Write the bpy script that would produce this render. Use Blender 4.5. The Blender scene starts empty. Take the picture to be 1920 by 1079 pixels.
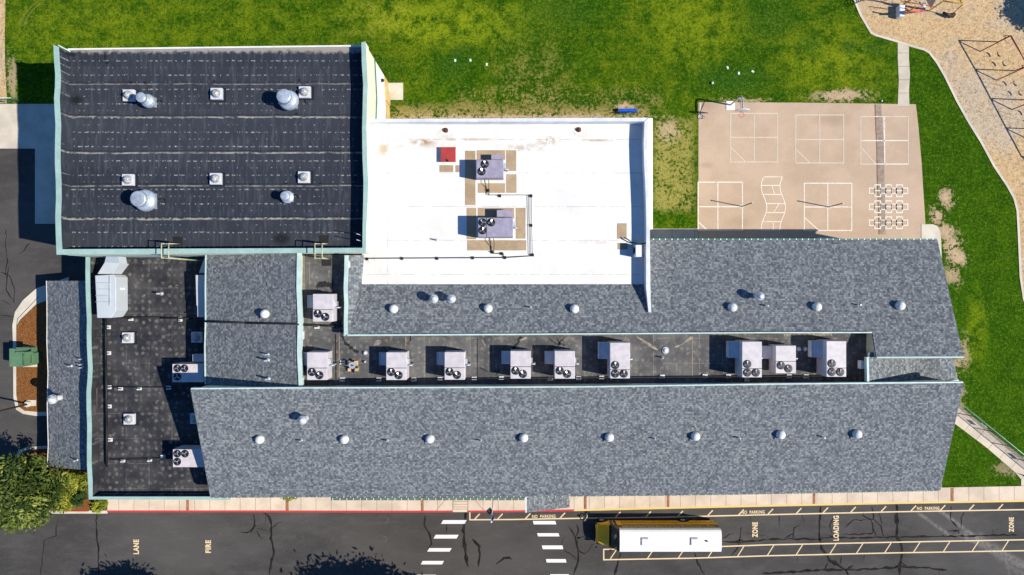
import bpy, math, random
from mathutils import Vector
R = random.Random(7)
C = bpy.context.scene.collection
scene = bpy.context.scene
K = 1.1            # metres per working unit
H = 66.0           # camera height in working units
SUN = Vector((0.695, -0.136, 0.706)).normalized()

# ---------------------------------------------------------------- camera, world, sun
cam_d = bpy.data.cameras.new('camera'); cam = bpy.data.objects.new('camera', cam_d); C.objects.link(cam)
cam.location = (0, 0, H*K); cam.rotation_euler = (0, 0, 0)
cam_d.sensor_width = 36; cam_d.lens = 36*H/96.0; cam_d.clip_end = 2000; cam_d.clip_start = 0.5
scene.camera = cam
world = bpy.data.worlds.new('World'); scene.world = world; world.use_nodes = True
wn = world.node_tree; sky = wn.nodes.new('ShaderNodeTexSky'); sky.sky_type = 'NISHITA'; sky.sun_disc = False
el = math.asin(SUN.z); sky.sun_elevation = el; sky.sun_rotation = math.atan2(SUN.x, SUN.y)
sky.altitude = 1600; sky.air_density = 1.0; sky.dust_density = 0.3; sky.ozone_density = 3.0
tint = wn.nodes.new('ShaderNodeMix'); tint.data_type = 'RGBA'; tint.blend_type = 'MULTIPLY'; tint.inputs[0].default_value = 1   # deep clear mountain sky
tint.inputs[7].default_value = (.50, .90, 1.25, 1); wn.links.new(sky.outputs[0], tint.inputs[6]); wn.links.new(tint.outputs[2], wn.nodes['Background'].inputs[0])
wn.nodes['Background'].inputs[1].default_value = 0.092
sl = bpy.data.lights.new('sun', 'SUN'); so = bpy.data.objects.new('sun', sl); C.objects.link(so)
sl.energy = 5.0; sl.angle = math.radians(0.5); sl.color = (1.0, 0.94, 0.81)
so.rotation_euler = SUN.to_track_quat('Z', 'Y').to_euler()
vs = scene.view_settings; vs.view_transform = 'Standard'; vs.look = 'None'; vs.exposure = 0.25; vs.gamma = 1.0; vs.use_curve_mapping = False

# ---------------------------------------------------------------- geometry helpers (working units)
def W(px, py, z=0.0):
    s = .05*(H-z)/H
    return Vector(((px-960)*s, (539.5-py)*s, z))
def on(px, py, zf):
    z = 9.0
    for _ in range(25):
        p = W(px, py, z); z = zf(p.x, p.y)
    return W(px, py, z)
def northz(x, y): return 7.2 + (3.987-y)*.3593
def southz(x, y): return 10.6 - ((-7.74+.0083*x)-y)*.328

class MB:
    def __init__(s): s.v = []; s.f = []; s.m = []; s.sm = []
    def face(s, pts, m=0, sm=False):
        b = len(s.v); s.v += [Vector(p) for p in pts]; s.f.append(tuple(range(b, b+len(pts)))); s.m.append(m); s.sm.append(sm)
    def prism(s, top, zb, m=0, mt=None):
        top = [Vector(p) for p in top]
        a = sum(top[i].x*top[(i+1) % len(top)].y - top[(i+1) % len(top)].x*top[i].y for i in range(len(top)))
        if a < 0: top = top[::-1]
        bot = [Vector((p.x, p.y, zb(p) if callable(zb) else zb)) for p in top]
        s.face(top, m if mt is None else mt); s.face(bot[::-1], m)
        for i in range(len(top)):
            j = (i+1) % len(top); s.face([bot[i], bot[j], top[j], top[i]], m)
    def box(s, x0, x1, y0, y1, z0, z1, m=0):
        s.prism([(x0, y0, z1), (x1, y0, z1), (x1, y1, z1), (x0, y1, z1)], z0, m)
    def pbox(s, a, b, c, d, zt, zb, m=0):
        s.prism([W(a, b, zt), W(c, b, zt), W(c, d, zt), W(a, d, zt)], zb, m)
    def strip(s, o, i, zt, zb, m=0, cap=None):          # band between two px polylines at height zt
        for k in range(len(o)-1):
            q = [W(*o[k], zt), W(*o[k+1], zt), W(*i[k+1], zt), W(*i[k], zt)]
            if cap is not None: q = [Vector((v.x, v.y, cap)) for v in q]
            s.prism(q, zb, m)
    def tube(s, p, q, r, n=8, r2=None, m=0, sm=True):
        p = Vector(p); q = Vector(q); r2 = r if r2 is None else r2
        d = (q-p)
        if d.length < 1e-6: return
        d.normalize(); u = d.orthogonal().normalized(); w = d.cross(u)
        A = [p+(u*math.cos(t)+w*math.sin(t))*r for t in [2*math.pi*k/n for k in range(n)]]
        B = [q+(u*math.cos(t)+w*math.sin(t))*r2 for t in [2*math.pi*k/n for k in range(n)]]
        for k in range(n): s.face([A[k], A[(k+1) % n], B[(k+1) % n], B[k]], m, sm)
        s.face(A[::-1], m); s.face(B, m)
    def path(s, pts, r, n=6, m=0):
        for a, b in zip(pts, pts[1:]): s.tube(a, b, r, n, m=m)
    def lathe(s, c, prof, n=20, m=0, cap=True):
        c = Vector(c); rings = [[c+Vector((r*math.cos(2*math.pi*k/n), r*math.sin(2*math.pi*k/n), z)) for k in range(n)] for r, z in prof]
        for A, B in zip(rings, rings[1:]):
            for k in range(n): s.face([A[k], A[(k+1) % n], B[(k+1) % n], B[k]], m, True)
        if cap: s.face(rings[-1], m); s.face(rings[0][::-1], m)
    def line(s, pts, w, z, m=0, tw=None):     # flat px polyline of width w px lying at z
        P = [W(a, b, z) for a, b in pts]; hw = w*.05/2
        L = []; Rr = []
        for i, p in enumerate(P):
            d = (P[min(i+1, len(P)-1)]-P[max(i-1, 0)]); d.z = 0; d.normalize()
            nn = Vector((-d.y, d.x, 0)); h = hw*(tw(i) if tw else 1)
            L.append(p+nn*h); Rr.append(p-nn*h)
        for i in range(len(P)-1): s.face([Rr[i], Rr[i+1], L[i+1], L[i]], m)

def obj(name, mb, mats, parent=None, bevel=0, weld=True):
    if not isinstance(mats, (list, tuple)): mats = [mats]
    me = bpy.data.meshes.new(name)
    if parent is None:
        xs = [v.x for v in mb.v]; ys = [v.y for v in mb.v]; zs = [v.z for v in mb.v]
        org = Vector(((min(xs)+max(xs))/2, (min(ys)+max(ys))/2, min(zs)))*K
    else: org = Vector(parent['_w'])
    me.from_pydata([tuple(v*K-org) for v in mb.v], [], mb.f)
    for m in mats: me.materials.append(m)
    me.polygons.foreach_set('material_index', mb.m); me.polygons.foreach_set('use_smooth', mb.sm)
    if weld and (bevel or any(mb.sm)) and len(mb.v) < 60000:
        import bmesh
        bm = bmesh.new(); bm.from_mesh(me); bmesh.ops.remove_doubles(bm, verts=bm.verts, dist=1e-4); bm.to_mesh(me); bm.free()
    me.update()
    o = bpy.data.objects.new(name, me); C.objects.link(o)
    if parent is None: o.location = org
    else:
        o.parent = parent
        if parent.type == 'MESH' and '_off' not in parent: pass
    o['_w'] = tuple(org)
    if bevel:
        b = o.modifiers.new('bevel', 'BEVEL'); b.width = bevel*K; b.segments = 2; b.limit_method = 'ANGLE'
    return o
def tag(o, label, cat, group=None):
    o['label'] = label; o['category'] = cat
    if group: o['group'] = group
    return o
def struct(name, mb, mats, label=None):
    o = obj(name, mb, mats); o['kind'] = 'structure'
    if label: o['label'] = label
    return o
def thing(name, label, cat, p, group=None):
    o = bpy.data.objects.new(name, None); C.objects.link(o); o.empty_display_size = .3
    o.location = Vector(p)*K; o['_w'] = tuple(Vector(p)*K)
    return tag(o, label, cat, group)
def dup(root, p, label, group=None, rot=0, scale=1):
    def cp(o, par):
        c = o.copy(); C.objects.link(c)
        if par: c.parent = par; c.matrix_parent_inverse = o.matrix_parent_inverse.copy()
        for k in kids.get(o.name, []): cp(k, c)
        return c
    kids = {}
    def walk(o):
        kids[o.name] = list(o.children)
        for k in o.children: walk(k)
    walk(root)
    c = cp(root, None); c.location = Vector(p)*K; c['_w'] = tuple(Vector(p)*K); c['label'] = label
    c.rotation_euler = (0, 0, rot); c.scale = (scale,)*3
    if group: c['group'] = group
    return c

# ---------------------------------------------------------------- materials
class NT:
    def __init__(s, name, rough=.8, spec=.3, metal=0):
        s.mat = bpy.data.materials.new(name); s.mat.use_nodes = True; s.t = s.mat.node_tree
        s.b = s.t.nodes['Principled BSDF']; s.b.inputs['Roughness'].default_value = rough
        s.b.inputs['Specular IOR Level'].default_value = spec; s.b.inputs['Metallic'].default_value = metal
        s._pos = None
    def n(s, t): return s.t.nodes.new(t)
    def set(s, sock, v):
        if isinstance(v, bpy.types.NodeSocket): s.t.links.new(v, sock)
        elif isinstance(v, (tuple, list)) and len(v) == 3 and sock.type == 'RGBA': sock.default_value = (*v, 1)
        else: sock.default_value = v
    def pos(s):
        if s._pos is None: s._pos = s.n('ShaderNodeNewGeometry').outputs['Position']
        return s._pos
    def m(s, op, a, b=0.0, c=None, clamp=False):
        nd = s.n('ShaderNodeMath'); nd.operation = op; nd.use_clamp = clamp
        s.set(nd.inputs[0], a); s.set(nd.inputs[1], b)
        if c is not None: s.set(nd.inputs[2], c)
        return nd.outputs[0]
    def xyz(s):
        nd = s.n('ShaderNodeSeparateXYZ'); s.set(nd.inputs[0], s.pos()); return nd.outputs
    def px(s, z=0):
        k = H/((H-z)*.05*K); o = s.xyz()
        return s.m('MULTIPLY_ADD', o[0], k, 960.0), s.m('MULTIPLY_ADD', o[1], -k, 539.5)
    def vec(s, x, y, z=0.0):
        nd = s.n('ShaderNodeCombineXYZ'); s.set(nd.inputs[0], x); s.set(nd.inputs[1], y); s.set(nd.inputs[2], z); return nd.outputs[0]
    def noise(s, scale, detail=3, rough=.55, v=None, sx=1, sy=1, dist=0):
        v = v if v is not None else s.pos()
        if sx != 1 or sy != 1:
            mp = s.n('ShaderNodeMapping'); s.set(mp.inputs['Vector'], v); mp.inputs['Scale'].default_value = (sx, sy, 1); v = mp.outputs[0]
        nd = s.n('ShaderNodeTexNoise'); s.set(nd.inputs['Vector'], v); nd.inputs['Scale'].default_value = scale
        nd.inputs['Detail'].default_value = detail; nd.inputs['Roughness'].default_value = rough; nd.inputs['Distortion'].default_value = dist
        return nd.outputs['Fac']
    def white(s, v):
        nd = s.n('ShaderNodeTexWhiteNoise'); nd.noise_dimensions = '3D'; s.set(nd.inputs['Vector'], v); return nd.outputs['Value']
    def vor(s, scale, v=None, feat='F1', out='Distance', rnd=1):
        nd = s.n('ShaderNodeTexVoronoi'); nd.feature = feat; s.set(nd.inputs['Vector'], v if v is not None else s.pos())
        nd.inputs['Scale'].default_value = scale; nd.inputs['Randomness'].default_value = rnd; return nd.outputs[out]
    def ss(s, x, a, b):          # map range smooth a..b -> 0..1
        nd = s.n('ShaderNodeMapRange'); nd.interpolation_type = 'SMOOTHSTEP'; s.set(nd.inputs[0], x)
        nd.inputs[1].default_value = a; nd.inputs[2].default_value = b; return nd.outputs[0]
    def ramp(s, x, stops):
        nd = s.n('ShaderNodeValToRGB'); s.set(nd.inputs[0], x); e = nd.color_ramp.elements
        while len(e) < len(stops): e.new(0.5)
        for k, (p, c) in enumerate(stops): e[k].position = p; e[k].color = (*c, 1)
        return nd.outputs[0]
    def mix(s, f, a, b):
        nd = s.n('ShaderNodeMix'); nd.data_type = 'RGBA'; s.set(nd.inputs[0], f); s.set(nd.inputs[6], a); s.set(nd.inputs[7], b); return nd.outputs[2]
    def ell(s, P, cx, cy, rx, ry, soft=.5):   # 1 inside an ellipse in px space
        x = s.m('DIVIDE', s.m('SUBTRACT', P[0], cx), rx); y = s.m('DIVIDE', s.m('SUBTRACT', P[1], cy), ry)
        d = s.m('SQRT', s.m('ADD', s.m('MULTIPLY', x, x), s.m('MULTIPLY', y, y)))
        return s.ss(d, 1+soft, 1-soft)
    def rect(s, P, x0, y0, x1, y1, soft=8):
        a = s.m('MULTIPLY', s.ss(P[0], x0-soft, x0+soft), s.ss(P[0], x1+soft, x1-soft))
        b = s.m('MULTIPLY', s.ss(P[1], y0-soft, y0+soft), s.ss(P[1], y1+soft, y1-soft))
        return s.m('MULTIPLY', a, b)
    def col(s, c): s.set(s.b.inputs['Base Color'], c); return s
    def bump(s, h, strength=.5, dist=.05):
        nd = s.n('ShaderNodeBump'); nd.inputs['Strength'].default_value = strength; nd.inputs['Distance'].default_value = dist
        s.set(nd.inputs['Height'], h); s.t.links.new(nd.outputs[0], s.b.inputs['Normal']); return s
def mul(c, k): return tuple(x*k for x in c)

def plain(name, c, rough=.6, spec=.3, metal=0, var=.18, scale=1.2, dirt=None, fine=8):
    n = NT(name, rough, spec, metal)
    a = n.noise(scale, 4); f = n.noise(fine, 3)
    v = n.m('ADD', n.m('MULTIPLY', a, .6), n.m('MULTIPLY', f, .4))
    c2 = dirt or mul(c, 1-2*var)
    return n.col(n.mix(n.ss(v, .62, .38), mul(c, 1+var*.3), c2)).mat

def shingle(name, vert=False, tint=1.0):
    n = NT(name, 1, .05)
    o = n.xyz(); u, v = (o[1], o[0]) if vert else (o[0], o[1])
    row = n.m('FLOOR', n.m('DIVIDE', v, .165))
    off = n.m('MULTIPLY', n.white(n.vec(row, 3.0, 0.0)), 1.7)
    def tabs(w, seed):
        cc = n.m('FLOOR', n.m('DIVIDE', n.m('ADD', u, off), w)); return n.white(n.vec(cc, row, seed))
    t = n.m('ADD', n.m('MULTIPLY', tabs(.20, 1.0), .6), n.m('MULTIPLY', tabs(.13, 5.0), .4))
    # broad drifts of lighter and darker batches
    dr = n.noise(.8, 4, .6); t = n.m('ADD', t, n.m('MULTIPLY', n.m('SUBTRACT', dr, .5), .14))
    c = n.ramp(t, [(0.05, mul((.066, .076, .092), tint)), (.40, mul((.124, .137, .154), tint)), (.62, mul((.180, .194, .208), tint)), (.95, mul((.29, .305, .31), tint))])
    edge = n.m('FRACT', n.m('DIVIDE', v, .165))
    c = n.mix(n.m('MULTIPLY', n.ss(edge, .22, .05), .55), c, (.05, .055, .07))
    f = n.noise(28, 2); c = n.mix(n.m('MULTIPLY', n.ss(f, .45, .7), .18), c, (.36, .38, .38))
    n.col(c); n.bump(n.m('ADD', t, n.m('MULTIPLY', f, .5)), .35, .03)
    return n.mat

def membrane_gym():
    z = 9.2; n = NT('gym_membrane', .9, .12); P = n.px(z)
    o = n.xyz()
    base = n.mix(n.noise(.25, 5, .6, sx=.4), (.013, .018, .029), (.042, .049, .064))
    base = n.mix(n.m('MULTIPLY', n.ss(n.noise(1.6, 4, .6, sx=2.2, sy=.5), .5, .75), .45), base, (.10, .10, .12))
    # two hues per lap: each sheet a little different
    sheet = n.white(n.vec(n.m('FLOOR', n.m('DIVIDE', P[1], 62.5)), 2.0, 0.0)); base = n.mix(n.m('MULTIPLY', sheet, .25), base, (.070, .072, .085))
    jx = n.m('MULTIPLY', n.m('SUBTRACT', n.noise(.8, 2), .5), 5)
    # fastener rows
    def rows(per, ph, half, dx, thr, seed):
        yy = n.m('ADD', P[1], n.m('ADD', ph, n.m('MULTIPLY', n.m('SUBTRACT', n.noise(.5, 1), .5), 2.0)))
        fr = n.m('ABSOLUTE', n.m('SUBTRACT', n.m('FRACT', n.m('DIVIDE', yy, per)), .5)); line = n.ss(fr, half/per, half/per*.3)
        rw = n.m('FLOOR', n.m('DIVIDE', yy, per)); xx = n.m('ADD', P[0], jx)
        fx = n.m('ABSOLUTE', n.m('SUBTRACT', n.m('FRACT', n.m('DIVIDE', xx, dx)), .5))
        cell = n.white(n.vec(n.m('FLOOR', n.m('DIVIDE', xx, dx)), rw, seed))
        wdt = n.m('MULTIPLY', cell, .36); dot = n.m('GREATER_THAN', wdt, n.m('ADD', fx, thr))
        return n.m('MULTIPLY', line, dot)
    a = rows(13.4, 0.0, 1.5, 9.0, .16, 1.0); b = rows(26.8, 6.0, 1.5, 12.0, .02, 7.0)
    d = n.m('ADD', n.m('MULTIPLY', a, .5), n.m('MULTIPLY', b, .75))
    d = n.m('MULTIPLY', n.m('MULTIPLY', d, n.ss(n.noise(9, 2), .35, .6)), n.ss(n.noise(.6, 4, .7), .28, .55))
    base = n.mix(n.m('MINIMUM', n.m('MULTIPLY', d, 1.3), 1.0), base, (.36, .36, .34))
    # vertical drips
    vx = n.ss(n.noise(1.0, 3, .6, sx=3.0, sy=.3), .5, .74); base = n.mix(n.m('MULTIPLY', vx, .32), base, (.13, .135, .16))
    # lap seams
    for y, wd, s in ((158, 2.2, .5), (220, 2.6, .8), (287, 3.0, .8), (349, 2.4, .6), (411, 3.2, .8)):
        yy = n.m('ADD', P[1], n.m('MULTIPLY', n.m('SUBTRACT', n.noise(.35, 2), .5), 5)); q = n.m('ABSOLUTE', n.m('SUBTRACT', yy, y))
        ln = n.m('MULTIPLY', n.ss(q, wd*.7, wd*.25), n.m('MULTIPLY', n.ss(n.noise(2.2, 4, .7, sx=.8, sy=2), .36, .62), s))
        base = n.mix(ln, base, (.40, .38, .33)); q2 = n.m('ABSOLUTE', n.m('SUBTRACT', yy, y-4)); base = n.mix(n.m('MULTIPLY', n.ss(q2, 1.6, .5), .5), base, (.018, .018, .026))
    # pale silt along the north gutter
    g = n.m('MULTIPLY', n.ss(n.m('ADD', P[1], n.m('MULTIPLY', n.noise(2.2, 4, .6), 20)), 112, 104), .8); base = n.mix(g, base, (.34, .31, .28))
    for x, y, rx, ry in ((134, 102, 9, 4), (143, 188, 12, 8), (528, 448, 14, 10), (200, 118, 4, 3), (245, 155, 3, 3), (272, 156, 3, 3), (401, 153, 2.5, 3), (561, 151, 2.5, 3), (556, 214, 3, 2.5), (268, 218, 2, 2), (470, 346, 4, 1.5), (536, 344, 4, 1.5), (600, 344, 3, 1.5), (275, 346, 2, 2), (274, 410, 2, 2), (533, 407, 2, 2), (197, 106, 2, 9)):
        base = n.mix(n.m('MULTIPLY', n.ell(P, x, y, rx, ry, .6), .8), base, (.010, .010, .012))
    n.col(base); n.bump(n.noise(1.2, 4), .25, .08)
    return n.mat

def membrane_spots(name, z, c1, c2, spot, grid=13.0, amt=.6, seams=True, vert=False):
    n = NT(name, .95, .12); P = n.px(z)
    base = n.mix(n.ss(n.noise(.35, 5, .65), .35, .65), c1, c2)
    x = n.m('DIVIDE', P[0], grid); y = n.m('DIVIDE', P[1], grid)
    vo = n.n('ShaderNodeTexVoronoi'); n.set(vo.inputs['Vector'], n.vec(x, y, 0.0)); vo.inputs['Scale'].default_value = 1; vo.inputs['Randomness'].default_value = .55; vo.voronoi_dimensions = '2D'
    d = vo.outputs['Distance']; cv = n.n('ShaderNodeSeparateColor'); n.set(cv.inputs[0], vo.outputs['Color']); r = cv.outputs[0]
    d = n.m('ADD', d, n.m('MULTIPLY', n.m('SUBTRACT', n.noise(4.5, 3, .7), .5), .5)); dot = n.m('MULTIPLY', n.ss(d, .36, .12), n.m('MULTIPLY', r, amt)); dot = n.m('MULTIPLY', dot, n.ss(n.noise(6, 3), .3, .6))
    base = n.mix(dot, base, spot)
    dot2 = n.m('MULTIPLY', n.ss(n.vor(1.9), .30, .10), n.m('MULTIPLY', n.ss(n.noise(.7, 3, .6), .45, .65), amt*.6)); base = n.mix(dot2, base, spot)
    st = n.ss(n.noise(.9, 5, .7, sx=1.6, sy=.7), .54, .74); base = n.mix(n.m('MULTIPLY', st, .35), base, mul(spot, .7))
    if seams:
        for per, ax in ((43.0, 0), (47.0, 1)):
            fr = n.m('ABSOLUTE', n.m('SUBTRACT', n.m('FRACT', n.m('DIVIDE', P[ax], per)), .5))
            ln = n.m('MULTIPLY', n.ss(fr, .7/per, .3/per), n.ss(n.noise(.7, 3), .42, .6)); base = n.mix(n.m('MULTIPLY', ln, .35), base, spot)
    n.col(base); n.bump(n.noise(1.8, 4), .3, .06)
    return n.mat

def white_roof():
    z = 8.5; n = NT('white_membrane', .55, .3); P = n.px(z)
    base = n.mix(n.ss(n.noise(.3, 4), .4, .7), (.765, .755, .73), (.70, .68, .65))
    for y in (262, 325, 388, 451, 515):
        q = n.m('ABSOLUTE', n.m('SUBTRACT', P[1], y)); base = n.mix(n.m('MULTIPLY', n.ss(q, .9, .3), n.m('MULTIPLY', n.ss(n.noise(2, 3), .38, .58), .7)), base, (.38, .35, .31))
    q = n.m('ABSOLUTE', n.m('SUBTRACT', P[0], 727)); base = n.mix(n.m('MULTIPLY', n.ss(q, .9, .3), n.m('MULTIPLY', n.ss(n.noise(1.2, 3), .36, .58), .7)), base, (.40, .34, .30))
    # grubby band along the gym wall
    gb = n.m('MULTIPLY', n.rect(P, 700, 240, 722, 530, 8), n.ss(n.noise(.9, 5, .7), .5, .72)); base = n.mix(n.m('MULTIPLY', gb, .35), base, (.62, .48, .36))
    rn = n.ss(n.noise(1.1, 5, .75), .40, .58)
    for x, y, rx, ry, s in ((792, 267, 18, 5, 1), (1030, 264, 18, 6, 1), (870, 262, 40, 2.5, .6), (1120, 264, 26, 2, .7), (720, 281, 12, 12, .6), (780, 274, 60, 5, .3), (1000, 274, 50, 5, .35), (692, 236, 10, 8, .6), (835, 250, 14, 9, .5), (1085, 250, 14, 9, .4), (982, 280, 30, 6, .4), (690, 484, 12, 8, .6), (1140, 455, 80, 3, .25)):
        base = n.mix(n.m('MULTIPLY', n.m('MULTIPLY', n.ell(P, x, y, rx, ry, .9), rn), s), base, (.34, .19, .06))
    base = n.mix(n.m('MULTIPLY', n.rect(P, 690, 500, 1200, 531, 6), n.m('MULTIPLY', n.noise(1, 4), .22)), base, (.66, .58, .52))
    gr = n.ss(n.noise(.5, 6, .8), .5, .72); base = n.mix(n.m('MULTIPLY', gr, .28), base, (.52, .47, .41))
    n.col(base); n.bump(n.noise(2.5, 3), .12, .03)
    return n.mat

def grass():
    n = NT('grass', 1, .05); P = n.px(0)
    warp = n.noise(.5, 4, .6)
    big = n.noise(.10, 6, .68); mid = n.noise(.6, 6, .75); fin = n.noise(3.2, 5, .8); vf = n.noise(9, 3, .75)
    lush = n.mix(n.ss(mid, .35, .65), (.022, .074, .001), (.040, .112, .002))
    yel = n.mix(n.ss(mid, .4, .65), (.062, .125, .003), (.125, .170, .005))
    # the field north of the building is yellower, the lawn east of the court is lush
    east = n.m('MAXIMUM', n.ss(P[0], 1690, 1720), n.ss(P[1], 640, 760))
    t = n.m('MULTIPLY', n.ss(n.m('ADD', n.m('MULTIPLY', big, .6), n.m('MULTIPLY', mid, .4)), .40, .60), n.m('SUBTRACT', 1.0, n.m('MULTIPLY', east, .85)))
    c = n.mix(t, lush, yel)
    mow = n.m('SINE', n.m('MULTIPLY', n.m('ADD', P[1], n.m('MULTIPLY', n.noise(.2, 3), 14)), .33)); c = n.mix(n.m('MULTIPLY', n.ss(mow, .1, 1.0), n.m('MULTIPLY', n.ss(P[1], 230, 150), .16)), c, (.014, .05, .002))
    # worn yellow patch north of the gym and round the court
    for x, y, rx, ry, s in ((840, 45, 120, 40, .7), (760, 40, 60, 25, .5), (980, 30, 60, 25, .5), (700, 25, 90, 30, .35), (1300, 50, 90, 60, .5), (1560, 110, 90, 60, .5), (1830, 620, 18, 60, .45), (450, 40, 160, 40, .25), (170, 60, 160, 60, .3)):
        c = n.mix(n.m('MULTIPLY', n.m('MULTIPLY', n.ell(P, x, y, rx, ry, .7), n.ss(mid, .36, .58)), s), c, (.27, .33, .010))
    for x, y, rx, ry, s in ((1375, 150, 60, 28, .8), (700, 130, 40, 26, .5), (1060, 15, 70, 30, .5), (1445, 25, 50, 50, .55), (845, 128, 30, 22, .7), (870, 100, 24, 14, .7), (1590, 88, 16, 12, .8), (1520, 85, 20, 14, .7), (1000, 40, 60, 30, .4), (1640, 90, 22, 14, .6)):
        c = n.mix(n.m('MULTIPLY', n.m('MULTIPLY', n.ell(P, x, y, rx, ry, .7), n.ss(mid, .35, .55)), s), c, (.018, .085, .008))
    # fine blade texture: dark gaps and pale tips
    blade = n.m('ADD', n.m('MULTIPLY', fin, .55), n.m('MULTIPLY', vf, .45))
    c = n.mix(n.m('MULTIPLY', n.ss(blade, .54, .40), .75), c, (.009, .030, .001))
    c = n.mix(n.m('MULTIPLY', n.ss(blade, .52, .64), .65), c, (.20, .29, .03))
    # dry straw
    straw = n.mix(n.noise(4, 3), (.42, .31, .12), (.26, .20, .07))
    dn = n.m('ADD', n.m('MULTIPLY', fin, .6), n.m('MULTIPLY', mid, .4))
    def dry(mask, lo, hi, s=1.0, colr=None):
        nonlocal c
        c = n.mix(n.m('MULTIPLY', n.m('MULTIPLY', mask, n.ss(dn, lo, hi)), s), c, colr if colr is not None else straw)
    dry(n.rect(P, 735, 200, 1215, 232, 12), .44, .52, .85); dry(n.rect(P, 850, 170, 1240, 205, 16), .50, .56, .6)
    dry(n.rect(P, 1226, 225, 1300, 395, 12), .44, .52, .8, n.mix(n.noise(4, 3), (.40, .33, .11), (.26, .23, .05)))
    dry(n.rect(P, 940, 90, 1060, 200, 40), .48, .58, .4)
    dry(n.rect(P, 640, 10, 760, 60, 40), .50, .60, .35)
    soil = n.mix(n.noise(3, 4), (.62, .46, .31), (.40, .27, .16))
    edge = n.m('MULTIPLY', n.m('SUBTRACT', n.noise(.9, 6, .8), .5), 58)
    P2 = (n.m('ADD', P[0], edge), n.m('ADD', P[1], n.m('MULTIPLY', n.m('SUBTRACT', n.noise(1.3, 6, .8), .5), 40)))
    def bare(x, y, rx, ry, s=1.0, soft=.25):
        nonlocal c
        e = n.m('ADD', n.ell(P2, x, y, rx, ry, .7), n.m('ADD', n.m('MULTIPLY', n.m('SUBTRACT', fin, .5), 4.5), n.m('MULTIPLY', n.m('SUBTRACT', mid, .5), 4.0)))
        c = n.mix(n.m('MULTIPLY', n.m('MULTIPLY', n.ss(e, .42, .58), n.ell(P2, x, y, rx, ry, .9)), s), c, soil)
    bare(1578, 180, 52, 11); bare(1775, 372, 13, 20, 1, .5); bare(1757, 405, 11, 18, 1, .5); bare(1773, 435, 12, 16, 1, .5); bare(1785, 462, 16, 26, 1, .5); bare(1800, 485, 16, 12, 1, .5); bare(1788, 515, 14, 22, .7, .6); bare(1253, 245, 20, 22, .7); bare(1810, 660, 10, 30, .6); bare(1170, 200, 18, 7)
    bare(1000, 220, 230, 4.5, .9, .4); bare(820, 224, 90, 5, .8, .4); bare(22, 150, 9, 44, .7); bare(1798, 745, 9, 40, .7, .4)
    bare(1795, 680, 14, 10, .7); bare(1890, 880, 26, 12, .5, .6); bare(1400, 188, 50, 3.5, .8)
    # two faint tyre tracks curving across the north west corner
    for off in (0, 9):
        q = n.m('ABSOLUTE', n.m('SUBTRACT', n.m('SUBTRACT', P[0], off), n.m('MULTIPLY_ADD', n.m('MULTIPLY', P[1], P[1]), .012, n.m('MULTIPLY_ADD', P[1], -1.35, 74))))
        c = n.mix(n.m('MULTIPLY', n.m('MULTIPLY', n.ss(q, 2.6, .8), n.ss(P[1], 62, 40)), .4), c, (.25, .24, .05))
    n.col(c)
    n.bump(n.m('ADD', blade, n.m('MULTIPLY', mid, .6)), .9, .14)
    return n.mat

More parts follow.
